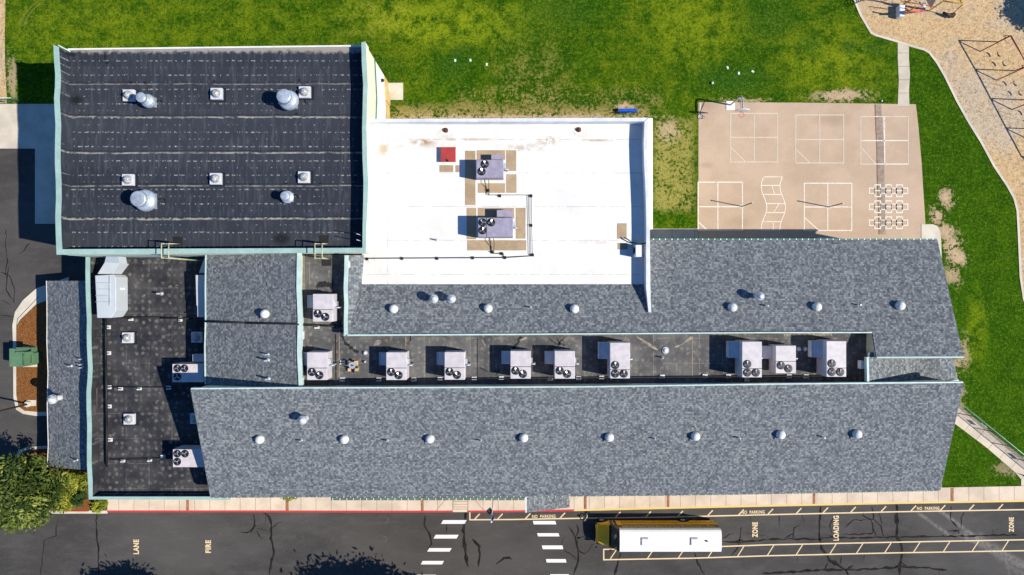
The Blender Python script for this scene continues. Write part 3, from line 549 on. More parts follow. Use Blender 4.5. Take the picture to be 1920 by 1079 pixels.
# sealed cracks
ck = MB()
def crack(pts, w, j=1.2, seed=0, step=7):
    r = random.Random(seed+int(pts[0][0]*7)); P = []
    for (a, b), (c, d) in zip(pts, pts[1:]):
        n_ = max(1, int(math.hypot(c-a, d-b)/step))
        for k in range(n_): t = k/n_; P.append((a+(c-a)*t+r.uniform(-j, j), b+(d-b)*t+r.uniform(-j, j)))
    P.append(pts[-1]); ws = [r.uniform(.35, 1.25) for _ in P]; ws[-1] = .15; ws[0] = .4
    ck.line(P, w, Z-.003+.0004*(len(ck.f) % 5), tw=lambda i: ws[i])
for pts, w in (([(182, 962), (180, 990), (184, 1030), (184, 1079)], 2.2), ([(72, 965), (71, 985)], 1.6), ([(108, 975), (104, 1005), (82, 1015), (80, 1050), (76, 1079)], 1.2), ([(494, 962), (500, 964), (510, 985), (508, 1010), (513, 1035), (505, 1079)], 3.0), ([(505, 998), (490, 992), (482, 992)], 1.4), ([(508, 990), (522, 982), (530, 978)], 1.2), ([(480, 995), (492, 1012)], 1.2),
               ([(475, 965), (478, 985), (470, 1000)], 1.8), ([(480, 985), (463, 1000), (450, 998)], 1.4), ([(498, 965), (497, 985)], 1.4),
               ([(797, 966), (796, 985), (806, 1005), (808, 1020), (802, 1030)], 2.0), ([(873, 960), (869, 995), (872, 1030), (878, 1064)], 4.0), ([(876, 1030), (862, 1024)], 1.6), ([(885, 1010), (898, 1024), (900, 1040), (897, 1064)], 2.8), ([(899, 1026), (903, 1023)], 1.6), ([(930, 1058), (945, 1046), (955, 1045), (960, 1050)], 2.6), ([(837, 985), (837, 1000)], 1.2),
               ([(1079, 1009), (1083, 1030), (1084, 1050), (1080, 1068), (1075, 1079)], 3.2), ([(1079, 1009), (1072, 995), (1067, 988)], 2.0), ([(1079, 1009), (1085, 993), (1080, 982)], 2.0), ([(1079, 1009), (1096, 1006)], 1.0), ([(1084, 1030), (1095, 1040), (1106, 1030), (1112, 1020)], 1.4), ([(1106, 1021), (1114, 1022)], 1.6), ([(1057, 1031), (1070, 1040), (1082, 1048)], 1.2), ([(1052, 1024), (1055, 1012), (1059, 1008)], 1.2), ([(1082, 1050), (1070, 1046)], 1.2),
               ([(1163, 1038), (1157, 1058), (1152, 1079)], 3.2), ([(1302, 1037), (1306, 1050), (1316, 1070), (1322, 1079)], 2.6), ([(1386, 1018), (1365, 1016), (1354, 1015)], 1.8), ([(1386, 1018), (1389, 990), (1391, 988)], 1.8), ([(1386, 1018), (1410, 1014), (1440, 1013)], 2.4), ([(1386, 1018), (1384, 1026), (1370, 1042)], 1.4), ([(1354, 1010), (1368, 1003), (1376, 1001)], 1.2), ([(1407, 968), (1407, 980)], 1.2), ([(1394, 1012), (1376, 1018)], 2.6), ([(1400, 1001), (1440, 1006)], 1),
               ([(1440, 1012), (1480, 1011), (1537, 1011), (1560, 1007), (1600, 1009), (1650, 1008), (1720, 1007), (1790, 1006), (1840, 1005), (1910, 1003)], 2.2), ([(1538, 950), (1537, 980), (1536, 1010), (1541, 1030), (1556, 1050), (1566, 1062)], 3.2), ([(1430, 1076), (1480, 1073), (1546, 1069), (1590, 1069), (1640, 1067), (1690, 1063), (1750, 1066), (1777, 1069)], 3.2), ([(1590, 1079), (1586, 1069), (1570, 1060), (1558, 1052)], 5.0), ([(1586, 1069), (1600, 1060)], 2), ([(1575, 1058), (1577, 1040)], 2.0), ([(1546, 1069), (1552, 1056)], 3.0),
               ([(1681, 945), (1682, 985), (1681, 1005), (1690, 1020), (1692, 1040), (1687, 1060), (1687, 1079)], 4.6), ([(1690, 1055), (1702, 1066)], 2.4), ([(1686, 1060), (1676, 1066)], 2.0), ([(1635, 950), (1638, 968), (1636, 975)], 2.0), ([(1633, 975), (1640, 1000), (1644, 1008)], 1.6), ([(1638, 972), (1652, 988), (1656, 1004), (1660, 1010)], 1.8), ([(1648, 960), (1653, 985)], 1.2), ([(1636, 975), (1600, 976), (1590, 983), (1585, 990)], 1.4), ([(1636, 976), (1620, 968), (1616, 962)], 1.4), ([(1636, 984), (1638, 1000), (1610, 1003), (1580, 1002)], 1.6), ([(1555, 1004), (1572, 1010)], 1.6), ([(1560, 1000), (1556, 985), (1565, 965)], 1.4), ([(1460, 965), (1462, 990)], 1.0), ([(1502, 963), (1508, 982)], 1.2), ([(1486, 1010), (1490, 990), (1500, 985)], 1.4), ([(1472, 1010), (1485, 1002), (1491, 1010), (1480, 1007)], 1.6), ([(1495, 1042), (1496, 1055)], 1.4), ([(1622, 1040), (1618, 1052)], 1.6), ([(1784, 950), (1783, 975), (1795, 990)], 1.8), ([(1808, 960), (1802, 970), (1802, 990)], 2.0), ([(1777, 997), (1798, 995), (1798, 1003)], 2), ([(1862, 993), (1862, 1001)], 2), ([(1761, 1066), (1762, 1079)], 1.2),
               ([(12, 430), (10, 460), (14, 490), (10, 520)], 1.4), ([(55, 455), (45, 470), (35, 478)], 1.4), ([(0, 510), (18, 518), (28, 545), (24, 570)], 1.2), ([(15, 500), (12, 545), (28, 570)], 1.2), ([(0, 592), (26, 594)], 1.4), ([(0, 562), (20, 572)], 1.0)):
    crack(pts, w*1.6)
struct('road_cracks', ck, M['crack'], 'dark sealed cracks across the asphalt')

# ================================================================ BUILDINGS
# ---- gym
gy = thing('gym_building', 'tall gymnasium block with a flat dark membrane roof and teal edges', 'building', W(390, 280, 0))
ox = [(100, 84), (101, 110), (103.5, 140), (103, 162), (101.3, 185), (102.5, 210), (104, 235), (103, 270), (102.8, 305), (104.5, 340), (105, 372), (103.6, 405), (104.5, 440), (106, 478)]
ix = [(x+9.3, y) for x, y in ox]; ix[0] = (109, 88); ix[-1] = (115.5, 467.5)
rx_o = [(685, 78), (687, 120), (689, 160), (687.5, 200), (687, 240), (688, 290), (690, 340), (689, 380), (687, 420), (686, 474)]
rx_i = [(677.5, 80), (678.5, 120), (681, 160), (680, 200), (679, 240), (679.5, 290), (681.5, 340), (681, 380), (680, 420), (679.5, 465)]
top = [W(x, y, 10.5) for x, y in ox]+[W(x, y, 10.5) for x, y in rx_o[::-1]]
def flat(pts, z): return [Vector((p.x, p.y, z)) for p in pts]
ft = flat(top, 9.1); ny = W(390, 91, 9.4).y
cx_, cy_ = W(390, 280, 0).x, W(390, 280, 0).y
shr = [Vector((cx_+(p.x-cx_)*.9985, cy_+(min(p.y, ny)-cy_)*.9985, p.z)) for p in ft]
m = MB(); m.prism(flat(shr, 9.1), 6.84); obj('upper_wall', m, M['cream'], gy)
m = MB(); m.prism(flat(shr, 6.62), 2.3); obj('wall', m, M['whitewall'], gy)
m = MB(); m.prism(flat(shr, 2.298), 0); obj('lower_wall', m, M['tan'], gy)
m = MB(); m.prism([Vector((cx_+(p.x-cx_)*1.004, cy_+(p.y-cy_)*1.002, 6.84)) for p in shr], 6.62); obj('wall_band', m, M['green'], gy)
m = MB(); m.prism([W(111, 93, 9.2), W(682, 87, 9.2), W(683, 467.5, 9.2), W(113, 469.5, 9.2)], 9.102); obj('roof', m, M['gym'], gy)
def mid(o, i, f): return [(a+(c-a)*f, b+(d-b)*f) for (a, b), (c, d) in zip(o, i)]
so_o = [(106, 478), (686, 474)]; so_i = [(115.4, 467.6), (679.6, 465.1)]
for o_, i_ in ((ox, ix), (rx_o, rx_i), (so_o, so_i)):
    zt = 10.5 if o_ is not so_o else 10.497
    m = MB(); m.strip(o_, i_, zt, 10.40); obj('coping', m, M['teal'], gy)
    m = MB(); m.strip(mid(o_, i_, .06), mid(o_, i_, .5), 10.5, 9.103, cap=10.399); obj('parapet', m, M['cream'], gy)
    m = MB(); m.strip(mid(o_, i_, .5), mid(o_, i_, .9), 10.5, 9.103, cap=10.398); obj('parapet_lining', m, M['gym'], gy)
m = MB(); m.face([W(111, 92, 9.75), W(124, 95, 9.22), W(122, 468, 9.22), W(114, 467, 9.75)]); obj('cant_strip', m, M['gym'], gy)
m = MB(); m.line([(125.5, 96), (125, 160), (124.5, 250), (124, 360), (124, 462)], .8, 9.215); obj('seam', m, M['pad'], gy)
m = MB(); m.prism([W(127, 94.0, 9.4), W(678, 87.5, 9.4), W(678, 84.5, 9.4), W(127, 91.2, 9.4)], 9.15); obj('gutter', m, M['creamcap'], gy)
m = MB(); m.prism([W(109, 84, 10.5), W(109, 86, 10.5), W(127, 96, 9.5), W(127, 93, 9.5)], 9.2); obj('parapet_end', m, M['mint'], gy)
for k in range(6):   # narrow high windows on the gym's east and north faces
    m = MB(); x = -38+k*4.2
    m.box(x, x+1.6, ny-.02, ny+.05, 5.4, 6.4); obj('window', m, M['glass'], gy)
m = MB(); ex = shr[len(ox)+5].x; m.box(ex-.02, ex+.12, 17.0, 18.2, .1, 2.2); obj('door', m, M['tan'], gy)
m = MB(); m.lathe(W(717, 151, 4.0), [(.14, -.1), (.16, 0), (.1, .1)], 10); obj('wall_lamp', m, M['black'], gy)
# ---- ladders over the gym's south parapet
def ladder(px, lab):
    p = W(px, 474, 10.5); t = thing('roof_ladder', lab, 'ladder', (p.x, p.y-.35, 5.0), 'cream ladders over the gym parapet')
    for s in (-.28, .28):
        m = MB(); X = p.x+s
        m.path([(X, p.y-.45, 5.05 if px < 400 else 8.95), (X, p.y-.45, 11.4), (X, p.y+.65, 11.4), (X, p.y+.75, 9.45)], .045); obj('rail', m, M['mint_y'], t)
    z = 5.4 if px < 400 else 9.2
    while z < 11.3:
        m = MB(); m.tube((p.x-.28, p.y-.45, z), (p.x+.28, p.y-.45, z), .03, 6); obj('rung', m, M['mint_y'], t); z += .38
    return t
M['mint_y'] = plain('cream_ladder', (.55, .54, .34), .5, .3)
ladder(320, 'cream ladder over the gym parapet above the silver duct'); ladder(603, 'cream ladder over the gym parapet above the narrow grey roof')

# ---- white roofed hall
wh = thing('white_roofed_hall', 'hall with a bright white flat roof between the gym and the court', 'building', W(950, 380, 0))
m = MB(); m.prism([W(690, 226, 8.5), W(1214, 224, 8.5), W(1216, 440, 8.5), W(1216, 532, 8.5), W(679, 532.5, 8.5), W(679, 474, 8.5), W(690, 474, 8.5)], 0); obj('wall', m, M['creamcap'], wh)
m = MB(); m.prism([W(692, 228, 8.56), W(1212, 228, 8.56), W(1213, 440, 8.56), W(1213, 533.5, 8.56), W(678, 533.5, 8.56), W(680, 478, 8.56), W(690.5, 474, 8.56)], 8.503); obj('roof', m, M['white'], wh)
m = MB(); m.strip([(690.5, 223.5), (1216, 221)], [(692, 229), (1210, 228)], 9.55, 8.0); obj('parapet', m, M['whitecap'], wh)
pi_ = [(1208.5, 228), (1207, 270), (1208, 310), (1210, 350), (1211.5, 390), (1212, 430), (1211.5, 480), (1211.5, 540), (1216, 586)]
po_ = [(1216, 221.3), (1214, 270), (1214, 310), (1216, 350), (1217.5, 390), (1218.5, 430), (1219, 480), (1219.5, 540), (1221, 586)]
m = MB(); m.strip(po_[:6], pi_[:6], 9.6, 8.0); m.strip(po_[5:], pi_[5:], 9.596, 8.2); obj('parapet', m, M['whitecap'], wh)
m = MB(); m.strip([(1224, 222), (1224, 430)], [(1213, 222), (1217, 430)], 8.8, 8.0); obj('ledge', m, M['creamcap'], wh)
m = MB(); ex = W(687, 300, 10.5).x
for (ya, yb) in ((229, 471),):
    a, b = W(690, ya, 8.5).y, W(690, yb, 8.5).y
    m.box(ex-.05, ex+.05, b, a, 8.45, 8.62)
m2 = MB(); n0 = 10
m2.strip([(690, 228), (691.5, 300), (692.5, 345), (691, 400), (690, 470)], [(691, 228), (692.6, 300), (693.6, 345), (692, 400), (691, 470)], 9.0, 8.5); obj('wall_flashing', m2, M['whitewall'], wh)
for k, (a, b, c, d) in enumerate(((872, 283, 891.5, 385), (894, 282, 947, 300), (949, 282, 968, 321), (949, 327, 968.5, 362), (896, 344, 947, 362), (824, 310, 850, 323), (854, 310, 862, 323), (875, 390, 893, 449), (896, 390, 964, 410), (967, 390, 985.5, 448), (876, 451, 987, 470), (1157, 419, 1175, 448), (1158, 456, 1177, 468))):
    m = MB(); m.pbox(a, b, c, d, 8.575, 8.555); obj('walk_pad', m, M['pad'], wh)

# ---- north classroom wing
nw = thing('north_wing', 'long north wing with a grey shingle roof rising to the roof well', 'building', W(1300, 560, 0))
Np = lambda a, b: on(a, b, northz)
poly = [(651.5, 627.5), (678.5, 533.4), (1217, 533.4), (1217, 450.5), (1757, 450.5), (1806, 670), (1643, 671), (1635.5, 624.5), (1440, 624.5), (1200, 626), (960, 627.5)]
t_ = [Np(a, b) for a, b in poly]
hp = [W(646, 629, 10.1), W(646, 479, 10.1), W(683, 479, 8.53), W(678.4, 533.4, 8.53)]
m = MB(); m.prism([v+Vector((0, 0, .06)) for v in t_], lambda p: northz(p.x, p.y)-.12); obj('roof', m, M['shingle'], nw)
m = MB(); a, b, c, d = [v+Vector((0, 0, .05)) for v in hp]; a2 = t_[0]+Vector((0, 0, .07)); m.face([a2, d, b][::-1]); m.face([b, d, c][::-1]); m.face([a, a2, b][::-1]); obj('roof_slope', m, M['shingle_v'], nw)
ins = [(681, 534), (1219, 534), (1219, 455), (1750, 455), (1800, 668), (1644, 668), (1637, 624), (652, 626)]
m = MB(); m.prism([Np(a, b)-Vector((0, 0, .13)) for a, b in ins], 0); m.prism([v-Vector((0, 0, .06)) for v in (hp[0]+Vector((.1, .1, 0)), hp[1]+Vector((.1, 0, 0)), hp[2], hp[3])], 0); obj('wall', m, M['cream'], nw)
m = MB(); m.strip([(645, 630), (644.7, 600), (645.5, 570), (644.3, 540), (645.5, 510), (646, 479)], [(651, 630), (650.5, 600), (651.5, 570), (650, 540), (651.5, 510), (652, 479)], 10.24, 9.9)
m.strip([(645, 630.5), (960, 628.8), (1200, 627.0), (1440, 625.3), (1635, 625)], [(651, 627.5), (960, 626.2), (1200, 624.6), (1440, 623.0), (1635, 622.7)], 10.24, 9.9); obj('coping', m, M['mint'], nw)
m = MB(); m.prism([Np(1643, 669)+Vector((0, 0, .1)), Np(1806, 668.4)+Vector((0, 0, .1)), Np(1806.5, 671.4)+Vector((0, 0, .1)), Np(1643, 672)+Vector((0, 0, .1))], 10.3); obj('coping', m, M['mint'], nw)
def gutter(name, par, x0, x1, yf, zf, mat, step, w=2.2, dz=0, sw=2.0, sl=3.2):
    m = MB(); N_ = 8; xs = [x0+(x1-x0)*k/N_ for k in range(N_+1)]
    for a, b in zip(xs, xs[1:]):
        p = [zf(a, yf(a)-w/2), zf(b, yf(b)-w/2), zf(b, yf(b)+w/2), zf(a, yf(a)+w/2)]; zt = p[0].z+dz
        m.prism([Vector((v.x, v.y, zt)) for v in p], zt-.25, 0)
    x = x0+4
    while x < x1:
        p = [zf(x-sw/2, yf(x)-sl/2), zf(x+sw/2, yf(x)-sl/2), zf(x+sw/2, yf(x)+sl/2), zf(x-sw/2, yf(x)+sl/2)]; zt = p[0].z+dz+.03
        m.prism([Vector((v.x, v.y, zt)) for v in p], zt-.1, 1); x += step+R.uniform(-.8, .8)
    return obj(name, m, [mat, M['curb']], par)
gutter('gutter', nw, 1221, 1757, lambda x: 449.3, lambda a, b: W(a, b, 7.2), M['green'], 11.8, 3.0)
for k in range(14):   # windows in the north wall, under the eave
    m = MB(); X = 14.5+k*1.75; yw = Np(1300, 455).y; m.box(X, X+1.1, yw-.05, yw+.04, 1.0, 2.6); f = obj('window', m, M['glass'], nw)

# ---- roof well block
wl = thing('roof_well_block', 'flat grey membrane roof sunk between the shingle wings', 'building', W(1100, 680, 0))
m = MB(); m.prism([W(556, 478, 8.9), W(648, 478, 8.9), W(648, 600, 8.9), W(1665, 600, 8.9), W(1665, 722, 8.9), W(700, 735, 8.9), W(556, 735, 8.9)], 8.7); obj('roof', m, M['well'], wl)
m = MB(); m.prism([W(560, 480, 8.698), W(646, 480, 8.698), W(646, 602, 8.698), W(1660, 602, 8.698), W(1660, 720, 8.698), W(560, 733, 8.698)], 0); obj('wall', m, M['cream'], wl)
def tar(pts, w, s):
    r = random.Random(s); P = []
    for (a, b), (c, d) in zip(pts, pts[1:]):
        for k in range(4): P.append((a+(c-a)*k/4+r.uniform(-.8, .8), b+(d-b)*k/4+r.uniform(-.8, .8)))
    P.append(pts[-1]); ws = [r.uniform(.3, 1.6) for _ in P]; m = MB(); m.line(P, w, 8.915, tw=lambda i: ws[i]); obj('tar_patch', m, M['tar'], wl)
M['tar'] = plain('tar', (.022, .022, .024), .5, .4, 0, .2, 4)
for pts, w, sd in (([(640, 628), (648, 645), (658, 652), (665, 658), (672, 661)], 4, 1), ([(636, 600), (640, 615), (641, 628)], 6, 2), ([(594, 540), (600, 534), (612, 533), (624, 537)], 7, 3), ([(978, 632), (970, 645), (962, 655)], 4, 4), ([(1043, 632), (1050, 645), (1060, 648)], 2.5, 5), ([(1028, 633), (1043, 645), (1052, 646)], 1.6, 6), ([(618, 610), (630, 612), (640, 612)], 5, 7), ([(1420, 628), (1440, 627), (1460, 629), (1478, 628)], 1.5, 8), ([(1060, 632), (1052, 640), (1046, 650)], 2, 9), ([(900, 690), (920, 700), (935, 694), (930, 705)], 1.6, 10)): tar(pts, w, sd)
m = MB(); m.line([(629, 627), (630, 712)], 1.8, 8.92); m.line([(770, 630), (770, 640)], 1.5, 8.92); m.line([(895, 636), (895, 712)], 1.0, 8.92); obj('seam', m, M['crack'], wl)
m = MB(); m.line([(636, 630), (636, 713)], 1.0, 8.918); m.line([(761, 632), (761, 650)], 1.0, 8.918); m.line([(1298, 630), (1298, 705)], .9, 8.918); m.line([(570, 478), (570, 545)], .9, 8.918); obj('seam', m, M['pad'], wl)
M['silt'] = worn('silt_stain', (.42, .33, .25), (.15, .14, .135), .5)
for pts, w, ws in (([(1194, 632), (1215, 645), (1233, 657)], 5, (.3, 1, .6)), ([(1297, 633), (1280, 645), (1266, 652)], 5, (1, .4, .8)), ([(988, 633), (975, 640)], 4, (1, 1)), ([(701, 648), (707, 643), (714, 640)], 9, (.4, 1, .5)), ([(903, 637), (911, 650)], 3, (1, .6)), ([(1470, 629), (1560, 627)], 4, (1, 1))):
    m = MB(); m.line(pts, w, 8.917, tw=lambda i: ws[i]); obj('silt_stain', m, M['silt'], wl)
m = MB(); m.pbox(562, 622, 568, 637, 9.3, 8.9); obj('roof_tile', m, M['curb'], wl)

# ---- south classroom wing
sw = thing('south_wing', 'long south wing with a broad light grey shingle roof along the road', 'building', W(1080, 820, 0))
Sp = lambda a, b: on(a, b, southz)
rt = [(358, 729.5), (560, 728), (800, 727.5), (1100, 726), (1440, 721), (1806, 717.5)]; et = [(1762, 919.5), (1440, 925.5), (1200, 929), (960, 930.5), (600, 931.5), (395, 932.5)]
m = MB()
T = [Sp(a, b)+Vector((0, 0, .05)) for a, b in rt]; B = [Sp(a, b)+Vector((0, 0, .05)) for a, b in et[::-1]]
for k in range(5):
    m.face([B[k], B[k+1], T[k+1], T[k]]); dn = Vector((0, 0, -.25)); m.face([T[k]+dn, T[k+1]+dn, B[k+1]+dn, B[k]+dn]); m.face([B[k]+dn, B[k+1]+dn, B[k+1], B[k]]); m.face([T[k+1]+dn, T[k]+dn, T[k], T[k+1]])
m.face([T[0], T[0]+dn, B[0]+dn, B[0]]); m.face([B[5], B[5]+dn, T[5]+dn, T[5]]); obj('roof', m, M['shingle'], sw)
m = MB(); w_ = [Sp(362, 731), Sp(1801, 720), Sp(1756, 912), Sp(1200, 921), Sp(399, 925)]; m.prism([v-Vector((0, 0, .22)) for v in w_], 0); obj('wall', m, M['cream'], sw)
m = MB(); m.prism([W(a, b-1.6, 10.72) for a, b in rt]+[W(a, b+1.0, 10.72) for a, b in rt[::-1]], 10.3); obj('coping', m, M['mint'], sw)
m = MB(); m.tube(W(1806.5, 718, 10.6), W(1762.5, 919, 7.5), .035, 6); obj('rake_trim', m, M['dkgreen'], sw); m = MB(); m.tube(W(357.5, 730, 10.58), W(394.5, 932, 7.5), .035, 6); obj('rake_trim', m, M['dkgreen'], sw)
ey = lambda x: 932.8-(x-395)*.0022 if x < 960 else 931.5-(x-960)**1.35*.00158
gutter('gutter', sw, 396, 1761, lambda x: iy([(395, 933), (600, 932), (960, 931.2), (1200, 929.7), (1440, 926.2), (1762, 920.2)], x), lambda a, b: W(a, b, 7.45), M['dkgreen'], 12.8, 1.9, 0, 1.1, 3.4)
gutter('gutter', sw, 620, 985, lambda x: 936.2, lambda a, b: W(a, b, 6.6), M['dkgreen'], 12.8, 4.6, 0, 1.1, 4.6)
yw = w_[3].y
m = MB(); a_, b_ = W(622, 934.5, 6.6), W(984, 934.5, 6.6); m.prism([Vector((a_.x, a_.y, 6.55)), Vector((b_.x, b_.y, 6.55)), Vector((b_.x, yw, 6.95)), Vector((a_.x, yw, 6.95))], 6.3); obj('awning', m, M['dkgreen'], sw)
for k in range(16):
    X = -22+k*3.4
    if -2.0 < X < 4.5: continue
    m = MB(); m.box(X, X+2.0, yw-.35, yw+.0, 1.0, 2.7); f = obj('window', m, M['glass'], sw)

# ---- shingled entrance block between west roof and well
eb = thing('shingled_block', 'squarish shingled roof block south of the gym', 'building', W(470, 600, 0))
cl = [(387, 474, 7.9), (386, 540, 7.9), (386.5, 600, 7.9), (385, 650, 7.9), (386, 721, 7.9)]; cr = [(558.5, 472, 10.2), (557.5, 540, 10.2), (560, 600, 10.2), (558.5, 660, 10.2), (562, 729, 10.2)]
m = MB()
for k in range(4): m.face([W(*cl[k+1]), W(*cr[k+1]), W(*cr[k]), W(*cl[k])])
obj('roof', m, M['shingle_v'], eb)
m = MB(); L_ = [W(a, b, z)-Vector((-.05, 0, .03)) for a, b, z in cl]; R_ = [W(a, b, z)-Vector((.0, 0, .03)) for a, b, z in cr]; m.prism(L_+R_[::-1], 0); obj('wall', m, M['cream'], eb)
m = MB()
for k in range(4):
    a, b = W(*cr[k]), W(*cr[k+1]); o_ = Vector((.28, 0, .08)); m.prism([a+Vector((-.05, 0, .08)), b+Vector((-.05, 0, .08)), b+o_, a+o_], 9.95)
    a, b = W(*cl[k]), W(*cl[k+1]); m.prism([a+Vector((.03, 0, .05)), b+Vector((.03, 0, .05)), b+Vector((-.08, 0, .05)), a+Vector((-.08, 0, .05))], 7.7)
obj('coping', m, M['mint'], eb)

# ---- west flat block
wb = thing('west_flat_block', 'low west block with a dark spotted membrane roof and teal parapet', 'building', W(280, 700, 0))
wo = [(160.5, 479), (160.2, 510), (160.5, 540), (161.5, 570), (163, 600), (162.5, 625), (163, 650), (165, 690), (164, 712), (162, 735), (162.3, 765), (163.5, 800), (163, 840), (163, 870), (165, 905), (166.5, 937)]
wi = [(x+7.6, y) for x, y in wo]; wi[-1] = (172.5, 931.5)
m = MB(); m.prism([W(a+.6, b-.3, 6.0)-Vector((0, 0, 1.02)) for a, b in wo]+[Vector((W(432, 937, 6).x, W(432, 937, 6).y, 4.98)), Vector((W(432, 479, 6).x, W(432, 479, 6).y, 4.98))], 0); obj('wall', m, M['cream'], wb)
m = MB(); m.prism([W(168, 476, 5), W(430, 476, 5), W(430, 925, 5), W(176, 925, 5)], 4.983); obj('roof', m, M['west'], wb)
for o_, i_, zt in ((wo, wi, 6.0), ([(166.5, 937), (432, 937.5)], [(172.5, 931.6), (432, 931.5)], 5.997)):
    m = MB(); m.strip(o_, i_, zt, 5.9); obj('coping', m, M['teal'], wb)
    m = MB(); m.strip(mid(o_, i_, .06), mid(o_, i_, .5), 6.0, 4.99, cap=5.899); obj('parapet', m, M['cream'], wb)
    m = MB(); m.strip(mid(o_, i_, .5), mid(o_, i_, .9), 6.0, 4.99, cap=5.898); obj('parapet_lining', m, M['west'], wb)
m = MB(); m.line([(181.5, 600), (181.5, 914)], .8, 5.035); obj('seam', m, M['pad'], wb)

# ---- entrance canopy west strip
st = thing('porch_roof', 'narrow shingled porch roof along the west front', 'building', W(125, 700, 0))
sl_ = [(87.5, 527), (88.3, 560), (88.6, 600), (88.3, 640), (89.5, 675), (90.5, 700), (89.5, 735), (89, 760), (90, 800), (91, 835), (89, 876)]
sr_ = [(163, 527), (163, 560), (166, 600), (166, 640), (168, 675), (168, 700), (165, 735), (165, 760), (166, 800), (166, 835), (164, 882)]
m = MB()
for k in range(10):
    q_ = [W(*sl_[k+1], 3.1), W(*sr_[k+1], 4.6), W(*sr_[k], 4.6), W(*sl_[k], 3.1)]; m.prism(q_, lambda p: p.z-.25)
obj('roof', m, M['shingle_v'], st)
m = MB(); m.strip([(x-1.2, y) for x, y in sl_], sl_, 3.12, 2.85); obj('gutter', m, M['creamcap'], st)
for y in (535, 610, 690, 780, 868):
    p = W(92, y, 2.9); m = MB(); m.box(p.x, p.x+.3, p.y-.15, p.y+.15, 0, 2.84); obj('column', m, M['cream'], st)
M['linkwall'] = plain('shade_dark_wall', (.07, .075, .08), .8, .2)  # wall colour darkened to carry the shade at the well's east end
# ---- link roof, east end of the well
lk = thing('link_roof', 'small pale shingled link roof at the east end of the roof well', 'building', W(1710, 690, 0))
A = [W(1627, 671, 10.35), W(1716, 671, 8.3), W(1762, 671, 8.25), W(1786.5, 671, 7.9)]; Bq = [W(1628, 716, 10.35), W(1716, 718, 8.3), W(1763, 716, 8.25), W(1795.5, 713.5, 7.9)]
for v in A: v.y += .4
m = MB()
for k in range(3): m.prism([Bq[k], Bq[k+1], A[k+1], A[k]], lambda p: p.z-.2)
obj('roof', m, M['shingle_v'], lk)
m = MB(); m.prism([v-Vector((0, 0, .21)) for v in (A[0]+Vector((.15, -.1, 0)), A[1], A[2], A[3]-Vector((.3, 0, 0)), Bq[3]+Vector((-.3, .1, 0)), Bq[2], Bq[1], Bq[0]+Vector((.15, 0, 0)))], 0); obj('wall', m, M['linkwall'], lk)
m = MB(); m.prism([W(1625, 670, 10.5), W(1629, 670, 10.5), W(1630, 716, 10.5), W(1626, 716, 10.5)], 10.1); m.tube(Bq[2]+Vector((.6, 0, .05)), Bq[3]+Vector((0, 0, .05)), .09, 6); obj('coping', m, M['mint'], lk)
m = MB(); m.pbox(1614, 677, 1622, 692, 10.0, 9.5); obj('vent_box', m, M['curb'], lk)
# ---- front entrance canopy
fc = thing('entrance_canopy', 'small shingled canopy over the front entrance beside the sidewalk', 'canopy', W(1027, 935, 0))
q_ = [W(987, 961.5, 3.0), W(1068, 952, 2.1), W(1068, 915, 2.1), W(987, 915, 3.0)]
m = MB(); m.prism(q_, lambda p: p.z-.12); obj('roof', m, M['shingle_v'], fc)
m = MB(); a, b = q_[0], q_[3]; m.prism([a+Vector((-.1, 0, .04)), a+Vector((.03, 0, .04)), b+Vector((.03, 0, .04)), b+Vector((-.1, 0, .04))], 2.75); obj('fascia', m, M['curb'], fc)
for p, zt in ((W(992, 955, 3), 2.8), (W(1062, 948, 2.1), 2.0)): m = MB(); m.tube((p.x, p.y+.1, .1), (p.x, p.y+.1, zt), .08); obj('post', m, M['cream'], fc)

